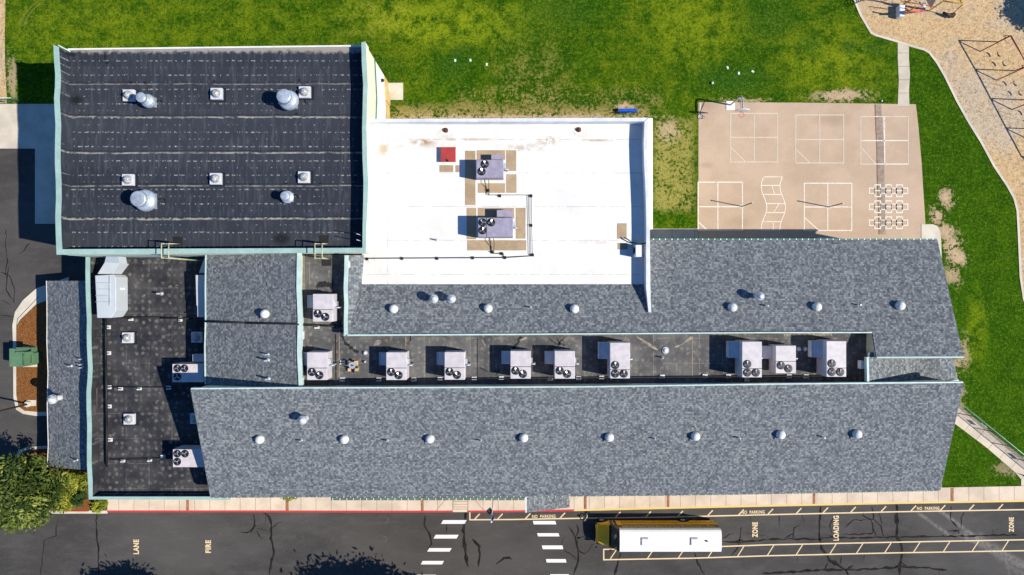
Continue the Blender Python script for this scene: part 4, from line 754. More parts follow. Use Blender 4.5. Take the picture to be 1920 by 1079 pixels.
# ================================================================ ROOFTOP EQUIPMENT
M['flash'] = plain('weathered_flashing', (.22, .235, .25), .8, .1); M['bright'] = plain('bright_aluminium', (.74, .75, .76), .4, .4, .3, .08)
def hvac(rect, zf, h, fans, hood, name, label, group, mat='hvac', seam=None, extra=None):
    x0, y0, x1, y1 = rect; zt = zf+h
    a, b = W(x0, y0, zt), W(x1, y1, zt); c = Vector(((a.x+b.x)/2, (a.y+b.y)/2, zf))
    t = thing(name, label, 'air conditioner', c, group)
    m = MB(); m.pbox(x0, y0, x1, y1, zt, zf+.22); obj('cabinet', m, M[mat], t, bevel=.03)
    m = MB(); m.box(a.x+.12, b.x-.12, b.y+.12, a.y-.12, zf, zf+.22); obj('base_rail', m, M['galv'], t)
    if seam is not None:
        m = MB()
        if seam[0] == 'y': p, q_ = W(x0, seam[1], zt+.006), W(x1, seam[1]+1.0, zt+.006)
        else: p, q_ = W(seam[1], y0, zt+.006), W(seam[1]+1.0, y1, zt+.006)
        m.box(p.x, q_.x, q_.y, p.y, zt-.05, zt+.008); obj('panel_seam', m, M['pipe'], t)
    for fx, fy in fans:
        p = W(fx, fy, zt)
        m = MB(); m.lathe(p, [(.325, .0), (.325, .03), (.30, .035), (.02, .030)], 20); f = obj('fan', m, M['black'], t)
        m = MB()
        r0 = R.uniform(0, 6)
        for k in range(3):
            an = r0+k*math.pi*2/3; d = Vector((math.cos(an), math.sin(an), 0)); e = Vector((-d.y, d.x, 0))
            c0 = p+Vector((0, 0, .045)); m.face([c0+d*.07-e*.03, c0+d*.24-e*.09, c0+d*.25+e*.06+Vector((0, 0, .06)), c0+d*.07+e*.04+Vector((0, 0, .03))])
        m.lathe(p+Vector((0, 0, .03)), [(.06, 0), (.06, .05), (.03, .07)], 8); obj('fan_blades', m, M['blade'], f)
    if hood:
        hx0, hy0, hx1, hy1 = hood; zt2 = zt-.72
        p, q_ = W(hx0, hy0, zt2), W(hx1, hy1, zt2); xr = a.x if hx0 < x0 else q_.x
        m = MB()
        if hx0 < x0: m.prism([Vector((p.x, q_.y, zt2-.3)), Vector((a.x-.005, q_.y, zt2)), Vector((a.x-.005, p.y, zt2)), Vector((p.x, p.y, zt2-.3))], zf+.4)
        else: m.prism([Vector((p.x, q_.y, zt2)), Vector((q_.x, q_.y, zt2)), Vector((q_.x, p.y, zt2)), Vector((p.x, p.y, zt2))], zf+.4)
        obj('intake_hood', m, M[mat], t, bevel=.015)
        m = MB(); m.box(p.x-.06, p.x, q_.y, p.y, zf+.4, zt2-.27); obj('hood_lip', m, M['curb'], t)
    m = MB(); sx = b.x+.0; yy = (a.y+b.y)/2
    m.path([(sx, yy, zf+1.1), (sx+.35, yy, zf+1.1), (sx+.35, yy+.05, zf+.1)], .06); m.box(sx, sx+.16, yy+.1, yy+.5, zf+.7, zf+1.2); obj('service_pipe', m, M['galv'], t)
    if extra: extra(t, a, b, zf, zt)
    return t
small = hvac((724, 661, 762, 713), 8.9, 1.75, [(733.5, 698), (747.5, 704)], (711.5, 662, 723, 686), 'rooftop_unit', 'two fan rooftop unit just east of the timber blocks', 'small two fan units in the roof well', seam=('y', 690))
sc = Vector(small['_w'])/K
def at_unit(rect, lab, proto, w, h_=1.75, zf=8.9):
    x0, y0, x1, y1 = rect; p = (W(x0, y0, zf+h_)+W(x1, y1, zf+h_))/2; return dup(proto, (p.x, p.y, zf), lab)
at_unit((585.5, 552, 625.5, 603), 'two fan rooftop unit on the narrow roof below the cream ladder', small, 0)
at_unit((575, 661, 614, 713), 'two fan rooftop unit at the west end of the well beside the shingled block', small, 0)
at_unit((834, 661, 871, 712), 'two fan rooftop unit second in the row after the timber blocks', small, 0)
at_unit((958, 659, 994, 710), 'two fan rooftop unit left of the close pair in mid well', small, 0)
at_unit((1041, 659, 1077, 710), 'two fan rooftop unit right of the close pair in mid well', small, 0)
at_unit((1455, 649, 1492, 700), 'two fan rooftop unit between two larger three fan units', small, 0)
big = hvac((1144, 643, 1181, 710), 8.9, 2.05, [(1153.5, 685), (1153.5, 701), (1169.5, 701)], (1125, 643, 1143, 674), 'large_rooftop_unit', 'three fan rooftop unit alone in the middle of the well', 'large three fan units in the roof well', seam=('y', 693))
at_unit((1391.5, 641, 1428.5, 708), 'three fan rooftop unit right beside the smaller two fan unit', big, 0, 2.05)
at_unit((1549.5, 640, 1587, 707), 'three fan rooftop unit at the dark east end of the well', big, 0, 2.05)
def lower_box(x0, y0, x1, y1, z):
    def f(t, a, b, zf, zt):
        m = MB(); m.pbox(x0, y0, x1, y1, z, zf+.3); obj('supply_box', m, M['hvac2'], t, bevel=.02)
    return f
hvac((893, 300, 944, 333.5), 8.56, 1.5, [(909, 308), (903, 322)], None, 'roof_deck_unit', 'lavender rooftop unit with two fans on the white roof', 'lavender units on the white roof', 'hvac2', None, lower_box(921, 290, 943.5, 299.5, 9.5))
hvac((896.5, 408.5, 962, 444.5), 8.56, 1.8, [(905, 417.5), (905, 432.5), (921, 417.5)], None, 'roof_deck_unit', 'larger lavender rooftop unit with three fans on the white roof', 'lavender units on the white roof', 'hvac2', ('x', 912), lower_box(931.5, 394, 961.5, 407.5, 9.6))
hvac((323, 683, 381, 717), 5.0, 1.9, [(332.5, 691), (346, 691), (332.5, 706.5)], (361, 665, 382, 679), 'west_roof_unit', 'three fan unit on the west roof half in shadow by the shingled block', 'three fan units on the west roof', 'hvac')
hvac((324, 843, 382, 876.5), 5.0, 1.9, [(332.5, 851), (347, 851), (332.5, 866)], None, 'west_roof_unit', 'three fan unit on the west roof partly under the south wing eave', 'three fan units on the west roof', 'hvac')

# exhaust fans
def exhaust(px, py, zf, r, h, label, name='exhaust_fan', group='round metal exhaust fans on the gym roof'):
    p = W(px, py, zf+h*.6); p.z = zf
    t = thing(name, label, 'exhaust fan', p, group)
    m = MB(); m.box(p.x-r*.7, p.x+r*.7, p.y-r*.7, p.y+r*.7, zf, zf+.3); obj('curb', m, M['galv'], t)
    m = MB(); m.lathe(p, [(r*.75, .3), (r*.98, .42), (r, .5), (r*.98, h*.42), (r*.85, h*.5), (r*.7, h*.53), (r*.62, h*.55), (r*.60, h*.8)], 28); obj('housing', m, M['galv'], t)
    m = MB(); m.lathe(p, [(r*.60, h*.8), (r*.70, h*.81), (r*.71, h*.95), (r*.69, h*.985), (r*.62, h), (r*.3, h+.02), (r*.02, h+.025)], 24); obj('cap', m, M['galv'], t)
    m = MB(); m.path([p+Vector((r*.7, .1, .1)), p+Vector((r*1.35, .25, .08)), p+Vector((r*1.6, -.1, .08))], .035); obj('conduit', m, M['pipe'], t)
    return t
exhaust(537, 185, 9.2, .80, 1.9, 'large domed exhaust fan near the northeast corner of the gym roof'); exhaust(272, 187, 9.2, .55, 1.8, 'medium exhaust fan beside the northwest skylight on the gym roof')
exhaust(267, 375, 9.2, .88, 1.8, 'largest exhaust fan low on the west side of the gym roof'); exhaust(537, 369, 9.2, .50, 1.2, 'small exhaust fan near the southeast skylight on the gym roof')
# square skylights / tubular
def skylight(px, py, zf, lab, grp, h=.42, s=.46):
    p = W(px, py, zf+h); p.z = zf
    t = thing('skylight', lab, 'skylight', p, grp)
    m = MB(); m.prism([p+Vector((-s, -s, h*.7)), p+Vector((s, -s, h*.7)), p+Vector((s, s, h*.7)), p+Vector((-s, s, h*.7))], zf); obj('curb', m, M['skcurb'], t, bevel=.02)
    m = MB(); m.lathe(p, [(.37, h*.7), (.37, h*.78), (.33, h*.72)], 24); obj('dome_ring', m, M['galv'], t)
    m = MB(); m.lathe(p, [(.32, h*.7), (.32, h*.9), (.28, h+.08), (.2, h+.2), (.1, h+.26), (.01, h+.28)], 20); obj('dome', m, M['skdome'], t)
    m = MB(); m.box(p.x-s-.12, p.x+s+.22, p.y-s-.12, p.y+s+.08, zf+.004, zf+.02); obj('flashing', m, M['black'], t)
    return t
s0 = skylight(239, 178, 9.2, 'domed skylight at the northwest of the gym roof, left of the medium exhaust fan', 'domed skylights on the gym roof')
def sdup(px, py, lab, grp=None, zf=9.2):
    p = W(px, py, zf+.42); return dup(s0, (p.x, p.y, zf), lab, grp)
sdup(404, 175, 'domed skylight at the middle of the gym roof in the north row'); sdup(570, 172, 'domed skylight right of the large domed exhaust fan'); sdup(237.5, 337, 'domed skylight just above the largest exhaust fan')
sdup(402.5, 335, 'domed skylight at the middle of the gym roof in the south row'); sdup(568.5, 332, 'domed skylight above and right of the small exhaust fan')
g = 'domed skylights on the west roof'; sdup(237, 634, 'domed skylight with an amber glint on the west roof', g, 5.0); sdup(367, 633, 'domed skylight in the shade next to the shingled block', g, 5.0); sdup(240, 787, 'domed skylight on the southern half of the west roof', g, 5.0); sdup(365, 786, 'domed skylight in dark shade close to the south wing eave', g, 5.0)
# round white shingle-roof domes
def rdome(p, lab, grp):
    t = thing('roof_dome', lab, 'roof vent', p, grp)
    m = MB(); m.prism([p+Vector((x, y, .06)) for x, y in ((-.42, -.42), (.42, -.42), (.42, .42), (-.42, .42))], lambda v: p.z-.12); obj('flashing', m, M['flash'], t)
    m = MB(); m.lathe(p, [(.36, 0), (.36, .28), (.33, .42), (.24, .55), (.1, .62), (.01, .63)], 24); obj('dome', m, M['dome'], t)
    return t
nums = ['first', 'second', 'third', 'fourth', 'fifth', 'sixth', 'seventh', 'eighth']
d0 = None
for row, zf, pts, nm in ((0, southz, ((485, 825), (644, 825), (805, 824), (981, 822), (1142, 821), (1304, 819), (1464, 816), (1607.5, 814.5)), 'south wing roof'), (1, northz, ((736.5, 580), (914, 579), (1076.5, 580), (1373.5, 577), (1532, 576), (1688.5, 574)), 'north wing roof')):
    for k, (a, b) in enumerate(pts):
        p = on(a+1, b, lambda x, y: zf(x, y)+.35); p.z -= .35
        lab = '%s white dome from the west in the row along the %s' % (nums[k], nm)
        if d0 is None: d0 = rdome(p, lab, 'white domes on the '+nm)
        else: dup(d0, p, lab, 'white domes on the '+nm)
ebz = lambda x, y: 7.9+(x-W(386, 600, 7.9).x)*(2.3/(W(559, 600, 10.2).x-W(386, 600, 7.9).x))
p = on(495.5, 589, lambda x, y: ebz(x, y)+.35); p.z -= .35; dup(d0, p, 'single white dome on the squarish shingled block', 'white domes on the shingled block')
# turbine vents
def turbine(p, lab, grp='turbine vents on the shingle roofs'):
    t = thing('turbine_vent', lab, 'turbine vent', p, grp)
    m = MB(); m.lathe(p, [(.28, -.1), (.2, .15), (.2, .7)], 16); obj('neck', m, M['bright'], t)
    m = MB(); n_ = 18; prof = [(.2, .7), (.33, .82), (.37, 1.0), (.33, 1.16), (.2, 1.26)]
    for k in range(n_):
        for (r1, z1), (r2, z2) in zip(prof, prof[1:]):
            a1, a2 = 2*math.pi*k/n_, 2*math.pi*(k+.8)/n_; m.face([p+Vector((r1*math.cos(a1), r1*math.sin(a1), z1)), p+Vector((r1*.92*math.cos(a2), r1*.92*math.sin(a2), z1)), p+Vector((r2*.92*math.cos(a2), r2*.92*math.sin(a2), z2)), p+Vector((r2*math.cos(a1), r2*math.sin(a1), z2))])
    m.lathe(p, [(.2, 1.26), (.22, 1.29), (.1, 1.35), (.01, 1.36)], 16); obj('turbine', m, M['bright'], t)
    return t
p = on(814, 560.5, lambda x, y: northz(x, y)+.9); p.z -= .9; tb = turbine(p, 'left one of two turbine vents side by side on the north wing')
for a, b, zf, lab in ((847, 560.5, northz, 'right one of two turbine vents side by side on the north wing'), (1424, 556, northz, 'lone turbine vent on the east half of the north wing'), (568, 787.5, southz, 'turbine vent near the ridge of the south wing')):
    p = on(a, b, lambda x, y: zf(x, y)+.9); p.z -= .9; dup(tb, p, lab)
ptz = lambda x, y: 3.1+(x-W(89, 700, 3.1).x)*(1.5/(W(166, 700, 4.6).x-W(89, 700, 3.1).x))
p = on(103, 748, lambda x, y: ptz(x, y)+.8); p.z -= .8; dup(tb, p, 'turbine vent on the narrow west porch roof', None, 0, 1.15)
# plumbing stacks
def stack(p, lab, grp, h=.55, name='vent_pipe'):
    t = thing(name, lab, 'vent pipe', p, grp)
    m = MB(); m.tube(p+Vector((0, 0, -.1)), p+Vector((0, 0, h)), .055, 10); obj('pipe', m, M['galv'], t)
    m = MB(); m.lathe(p, [(.13, -.06), (.12, .04), (.07, .12)], 12); obj('flashing', m, M['galv'], t); return t
sp0 = None
for a, b, zf, lab, grp in ((564, 827, southz, 'first slim vent pipe from the west on the south wing', 'S'), (725.5, 827, southz, 'second slim vent pipe from the west on the south wing', 'S'), (901, 827, southz, 'third slim vent pipe from the west on the south wing', 'S'), (1228, 823.5, southz, 'fourth slim vent pipe from the west on the south wing', 'S'), (1386, 821.5, southz, 'fifth slim vent pipe from the west on the south wing', 'S'), (1544, 820, southz, 'sixth slim vent pipe from the west on the south wing', 'S'),
        (995, 576.5, northz, 'slim vent pipe between two domes in the middle of the north wing', 'N'), (1223.5, 574, northz, 'slim vent pipe just right of the white parapet fin', 'N'), (1438, 573.5, northz, 'slim vent pipe below the lone turbine vent', 'N'), (1611, 572, northz, 'slim vent pipe between the two easternmost domes', 'N'),
        (501, 665, ebz, 'upper slim vent pipe on the shingled block', 'E'), (501, 676, ebz, 'middle slim vent pipe on the shingled block', 'E'), (502, 711, ebz, 'lowest slim vent pipe on the shingled block', 'E'),
        (151, 674, ptz, 'upper slim vent pipe on the porch roof by the parapet', 'P'), (152, 684, ptz, 'middle slim vent pipe on the porch roof by the parapet', 'P'), (152, 690, ptz, 'lower slim vent pipe on the porch roof by the parapet', 'P'), (131, 687, ptz, 'slim vent pipe out on the middle of the porch roof', 'P'), (142, 864, ptz, 'slim vent pipe at the south end of the porch roof', 'P')):
    p = on(a, b, lambda x, y: zf(x, y)+.25); p.z -= .25; G = {'S': 'slim vent pipes on the south wing', 'N': 'slim vent pipes on the north wing', 'E': 'slim vent pipes on the shingled block', 'P': 'slim vent pipes on the porch roof'}[grp]
    if sp0 is None: sp0 = stack(p, lab, G)
    else:
        c_ = dup(sp0, p, lab, G, 0, 1.4 if a in (501, 502) and b > 674 else 1)
p = W(818, 450, 8.9); p.z = 8.56; dup(sp0, p, 'lone dark vent pipe with white flashing on the white roof', 'slim vent pipes on the white roof')
# roof drains
def drain(px, py, lab):
    p = W(px, py, 8.7); p.z = 8.56; t = thing('roof_drain', lab, 'roof drain', p, 'rusty drains on the white roof')
    m = MB(); m.lathe(p, [(.22, 0), (.2, .12), (.13, .24), (.02, .28)], 14); obj('strainer', m, M['rust'], t)
    m = MB(); m.lathe(p, [(.42, 0), (.40, .012)], 20); obj('flange', m, M['whitewall'], t); return t
drain(835.5, 244, 'rusty domed drain on the left of the white roof'); drain(1085.5, 243, 'rusty domed drain on the right of the white roof')
# red hatch
p = W(840, 290, 8.95); p.z = 8.56; t = thing('roof_hatch', 'flat red roof hatch on the white roof', 'roof hatch', p)
m = MB(); m.pbox(826.5, 276, 854.5, 304, 8.98, 8.86); obj('lid', m, M['red'], t, bevel=.02); m = MB(); m.pbox(828, 277.5, 853, 302.5, 8.68, 8.56); obj('curb', m, M['whitewall'], t); m = MB(); m.path([W(838, 303, 9.02), W(838, 299, 9.1), W(841, 303, 9.02)], .03); obj('handle', m, M['black'], t)
# small split condenser at the right parapet
p = W(1192, 468, 8.9); p.z = 8.56; t = thing('condenser_unit', 'small white condenser on rails beside the tall white parapet', 'air conditioner', p)
m = MB(); m.pbox(1192, 459.5, 1203, 482, 9.7, 8.75); obj('cabinet', m, M['curb'], t, bevel=.03)
m = MB(); a = W(1190, 470, 9.2); m.lathe(Vector((0, 0, 0)), [(.3, 0), (.3, .05)], 16); m.v = [Vector((a.x-.03-v.z, a.y+v.x, 9.2+v.y)) for v in m.v]; obj('fan', m, M['black'], t)
m = MB()
for y in (461, 479): q1, q2 = W(1176, y, 8.7), W(1206, y, 8.7); m = MB(); m.box(q1.x, q2.x, q1.y-.06, q1.y+.06, 8.56, 8.74); obj('rail', m, M['galv'], t)
m = MB(); m.path([W(1170, 446, 8.8), W(1177, 449, 9.0), W(1184, 455, 8.8), W(1200, 458, 9.2), W(1213, 456, 9.5)], .05); obj('hose', m, M['pipe'], t)
# gas pipe on the white roof with sleepers
def pipe(name, lab, pts, r, mat='pipe', grp=None): m = MB(); m.path([W(*q_) for q_ in pts], r); return tag(obj(name, m, M[mat]), lab, 'pipe', grp)
pipe('gas_pipe', 'dark gas pipe along the south side of the white roof', [(686, 485, 8.8), (945, 483.5, 8.8), (1001, 480, 8.7)], .035)
pipe('gas_pipe', 'dark pipe turning north beside the lavender units', [(1000, 480, 8.68), (993, 478, 8.68), (990.5, 366, 8.68), (916, 366, 8.68), (912, 352, 8.68), (909, 343, 8.9), (908, 335, 8.8)], .025)
pipe('gas_pipe', 'outer thin dark pipe parallel to the turning pipe', [(998.5, 481, 8.68), (996.5, 420, 8.68), (996.5, 367, 8.68)], .02)
pipe('gas_pipe', 'short dark branch pipe below the larger lavender unit', [(945, 484, 8.68), (944, 476, 8.68), (922, 475.5, 8.68), (921, 462, 8.68), (917, 452, 8.9), (917, 446, 8.9)], .03)
pipe('gas_pipe', 'thin second branch pipe below the larger lavender unit', [(926, 475, 8.86), (926.5, 455, 8.86), (925, 446, 8.9)], .025); pipe('gas_pipe', 'thin second branch pipe below the smaller lavender unit', [(917, 366, 8.86), (916.5, 345, 8.86), (916, 335, 8.9)], .025)
pb = None
def pblock(px, py, z, lab, grp, mat='block', s=(.2, .16), rot=0):
    global pb
    p = W(px, py, z+.1); p.z = z
    t = thing('pipe_support', lab, 'pipe support', p, grp)
    m = MB(); m.box(p.x-s[0], p.x+s[0], p.y-s[1], p.y+s[1], z, z+.12); obj('block', m, M[mat], t, bevel=.015)
    m = MB(); m.path([(p.x-s[0]*.6, p.y, z+.12), (p.x-s[0]*.6, p.y, z+.3), (p.x+s[0]*.6, p.y, z+.3), (p.x+s[0]*.6, p.y, z+.12)], .025); obj('clamp', m, M['pipe'], t)
    return t
k0 = pblock(753.5, 485, 8.56, 'pipe support on the white roof nearest the gym', 'dark pipe supports on the white roof', 'pipe', (.10, .12))
for a, b, lab in ((819.5, 485, 'pipe support second from the gym along the white roof pipe'), (886.5, 484, 'pipe support third from the gym along the white roof pipe'), (947, 483.5, 'pipe support where the branch pipe meets the long pipe'), (937.5, 367.5, 'pipe support on the pipe below the smaller lavender unit'), (996, 367.5, 'pipe support at the upper corner of the turning pipe'), (996, 423, 'pipe support halfway down the turning pipe'), (999, 478.5, 'pipe support at the lower corner of the turning pipe'), (923, 473, 'pipe support at the branch below the larger lavender unit'), (915.5, 357.5, 'pipe support just under the smaller lavender unit'), (688, 486, 'pipe support at the rust stain under the gym corner'), (941, 476, 'pipe support on the short branch pipe')):
    p = W(a, b, 8.66); p.z = 8.56; dup(k0, p, lab)
k1 = pblock(245, 598.5, 5.0, 'white pipe block left end of the cross pipe on the west roof', 'white pipe blocks on the west roof')
for a, b, lab in ((338, 599, 'white pipe block right end of the cross pipe on the west roof'), (202.5, 614, 'white pipe block at the top of the long west pipe'), (203, 662.5, 'white pipe block on the long west pipe level with the shaded skylight'), (204, 726.5, 'white pipe block where the lower cross pipe begins'), (225.5, 729, 'white pipe block second along the lower cross pipe'), (260.5, 728.5, 'white pipe block third along the lower cross pipe'), (316, 727.5, 'white pipe block in shade below the three fan unit'), (204, 762.5, 'white pipe block on the long west pipe above the southern skylight'), (206, 825, 'white pipe block on the long west pipe below the southern skylight'), (229.5, 864, 'white pipe block left on the southernmost pipe'), (280, 862.5, 'white pipe block mid way on the southernmost pipe'), (305, 857, 'white pipe block beside the southern three fan unit'), (233, 561.5, 'white slab right of the silver duct')):
    p = W(a, b, 5.1); p.z = 5.0; dup(k1, p, lab, None, math.pi/2 if a in (245, 338) else 0)
wbx = (642, 710, 776, 825, 889, 940, 1032, 1085, 1128, 1242, 1322, 1366, 1480, 1512, 1401)
wby = (712, 712, 712, 711, 710.5, 709.5, 711, 709.5, 708.5, 706.5, 705.5, 705.5, 706, 706, 712)
what = ['first white pipe block from the west along the south edge of the well', 'white pipe block left of the first unit after the timber blocks', 'white pipe block right of the first unit after the timber blocks', 'white pipe block left of the second unit after the timber blocks', 'white pipe block right of the second unit after the timber blocks', 'white pipe block left of the close pair of units', 'white pipe block between the close pair of units', 'white pipe block right of the close pair of units', 'white pipe block at the foot of the lone three fan unit', 'white pipe block below the roof drain ring in the well', 'white pipe block left of the shadow of the next three fan unit', 'white pipe block inside the lit gap before the three fan unit', 'white pipe block below the small unit between two large ones', 'white pipe block right of the small unit between two large ones', 'white pipe block in shade below a three fan unit']
for a, b, lab in zip(wbx, wby, what): p = W(a, b, 9.0); p.z = 8.9; dup(k1, p, lab, 'white pipe blocks in the roof well')
p = W(656-2, 684, 9); p = W(642, 680, 9.0); p.z = 8.9; dup(k1, p, 'white pipe block left of the timber blocks', 'white pipe blocks in the roof well'); p = W(594, 613, 9.0); p.z = 8.9; dup(k1, p, 'white pipe block on the narrow roof under the dark cross pipe', 'white pipe blocks in the roof well')
pipe('gas_pipe', 'long dark gas pipe along the south edge of the roof well', [(641, 712, 9.15), (900, 710.5, 9.15), (1200, 708, 9.15), (1590, 705, 9.15)], .045)
pipe('gas_pipe', 'dark cross pipe over the shingled block', [(385, 603.5, 8.3), (460, 606, 9.1), (558, 608.5, 10.45), (566, 610, 9.4), (600, 610.5, 9.15), (630, 612.5, 9.1)], .07)
pipe('gas_pipe', 'long dark pipe down the west roof', [(198, 596, 5.45), (198.5, 680, 5.45), (200, 780, 5.45), (200.5, 868, 5.45), (201, 874, 5.1)], .10)
pipe('gas_pipe', 'dark cross pipe below the silver duct', [(208, 595.5, 5.3), (300, 596.5, 5.3), (362, 598, 5.3)], .07); pipe('gas_pipe', 'thin lower cross pipe on the west roof', [(200, 726, 5.25), (316, 727, 5.25), (330, 727, 5.25)], .03); pipe('gas_pipe', 'thin southernmost cross pipe on the west roof', [(206, 862, 5.25), (300, 861, 5.25), (324, 860, 5.25)], .04)
# roof well small items
def puck(px, py, z, r, h, lab, name='roof_drain', mat='curb'):
    p = W(px, py, z+h); p.z = z; t = thing(name, lab, 'roof drain', p, 'small round fittings in the roof well')
    m = MB(); m.lathe(p, [(r, 0), (r, h*.5), (r*.85, h)], 18); obj('ring', m, M['galv'], t); m = MB(); m.lathe(p, [(r*.6, h), (r*.55, h+.08), (r*.2, h+.12)], 14); obj('strainer', m, M[mat], t); return t
puck(684.5, 662, 8.9, .2, .15, 'round white drain cap at the end of the tar crack'); puck(1248, 657.5, 8.9, .3, .1, 'ringed roof drain in the open middle of the well'); puck(1499, 655, 8.9, .2, .2, 'left round cap in the shade between the eastern units'); puck(1511.5, 655, 8.9, .2, .2, 'right round cap in the shade between the eastern units'); puck(684, 679, 8.9, .1, .2, 'tiny fitting right of the timber blocks')
p = W(1243, 671, 9.2); p.z = 8.9; dup(sp0, p, 'slim vent pipe beside the ringed drain in the well', 'slim vent pipes in the roof well'); p = W(300, 551, 5.3); p.z = 5; dup(sp0, p, 'slim vent pipe right of the silver duct on the west roof', 'slim vent pipes on the west roof', 0, 1.5)
# timber blocks with antenna mount
p = W(661, 688, 9.1); p.z = 8.9; t = thing('antenna_mount', 'dark antenna mount held down by pale timber blocks in the roof well', 'antenna', p)
for a, b, c, d in ((651, 677, 657.5, 686), (652, 689, 657.5, 697), (664, 677, 670.5, 686), (665, 688, 671.5, 696.5)): m = MB(); m.pbox(a, b, c, d, 9.15, 8.9); obj('timber_block', m, M['wood'], t, bevel=.01)
m = MB(); m.path([W(658, 674, 9.0), W(661, 686, 9.5), W(663, 698, 9.0)], .07); m.path([W(651, 690, 9.25), W(672, 690, 9.25)], .05); m.tube(W(661, 686, 9.0), W(661, 686, 10.0), .06); obj('mast', m, M['pipe'], t)
m = MB(); m.lathe(W(661, 685, 9.7), [(.04, 0), (.22, .08), (.28, .16)], 16); obj('dish', m, M['galv'], t)
# silver duct + air handler on the west roof
p = W(198, 555, 5.0); t = thing('air_handler', 'large silver air handler with a slanting duct on the west roof', 'duct', p)
m = MB(); m.prism([W(178, 517, 7.0), W(212, 515, 7.0), W(217, 520, 7.0), W(217.5, 583, 7.0), W(208, 596.5, 7.0), W(182, 596.5, 7.0)], 5.15); obj('cabinet', m, M['duct'], t, bevel=.04)
m = MB()
for y in (530, 542, 554, 566): a, b = W(179, y, 7.02), W(204, y+.8, 7.02); m.box(a.x, b.x, b.y, a.y, 7.0, 7.025)
a, b = W(204.5, 517, 7.03), W(206, 574, 7.03); m.box(a.x, b.x, b.y, a.y, 7.0, 7.05); obj('panel_seam', m, M['galv'], t)
m = MB(); q_ = [W(183, 514, 6.6), W(213, 514, 6.6), W(224, 494, 6.9), W(221, 481, 7.6), W(199, 481, 7.6), W(196, 493, 6.9)]; m.prism([q_[0], q_[1], q_[2], q_[5]], 5.4); m.prism([q_[5], q_[2], q_[3], q_[4]], lambda v: v.z-1.2); obj('slanting_duct', m, M['duct'], t)
m = MB(); m.box(W(184, 560, 5.1).x, W(214, 560, 5.1).x, W(184, 590, 5.1).y, W(184, 520, 5.1).y, 5.0, 5.15); obj('base_rail', m, M['galv'], t)
m = MB(); m.path([W(216, 541, 6.2), W(232, 541.5, 6.2), W(234, 541, 5.2)], .09); obj('gas_line', m, M['curb'], t)
m = MB(); a, b = W(217, 519, 6.4), W(217, 543, 6.4); m.box(a.x-.0, a.x+.22, b.y, a.y, 5.6, 6.4); obj('control_box', m, M['curb'], t)
# tall duct against the shingled block
p = W(376, 555, 5.0); t = thing('wall_duct', 'tall pale duct box standing in shade against the shingled block', 'duct', p)
m = MB(); m.prism([W(366.5, 516, 6.9), W(385, 516, 6.9), W(386, 595, 6.9), W(370, 595, 6.9), W(369.5, 574, 6.9), W(368, 573, 6.9)], 5.1); obj('box', m, M['duct'], t, bevel=.03)
m = MB(); m.prism([W(384, 482, 7.3), W(386, 482, 7.3), W(386, 512, 6.9), W(373, 512, 6.9)], 5.2); obj('elbow', m, M['duct'], t)
# lightning masts at the gym's southeast parapet
def mast(px, py, lab):
    p = W(px, py, 10.6); p.z = 9.2; t = thing('antenna_mast', lab, 'antenna', p, 'thin masts at the gym parapet')
    m = MB(); m.tube(p, p+Vector((0, 0, 2.4)), .03); obj('pole', m, M['galv'], t); m = MB(); m.lathe(p, [(.12, 0), (.1, .15)], 10); obj('foot', m, M['galv'], t)
mast(674, 440.5, 'upper thin mast at the southeast gym parapet'); mast(674, 451.5, 'lower thin mast at the southeast gym parapet')
# antenna on the tarmac patches of the gym: dark squares
m = MB(); m.line([(333, 444), (333, 461)], 16, 9.206); m.line([(607, 441), (607, 459)], 16, 9.206); o_ = obj('roof_mat', m, M['pipe'], gy)
m = MB(); m.line([(612, 484), (612, 499)], 16, 8.906); obj('roof_mat', m, M['pipe'], wl)

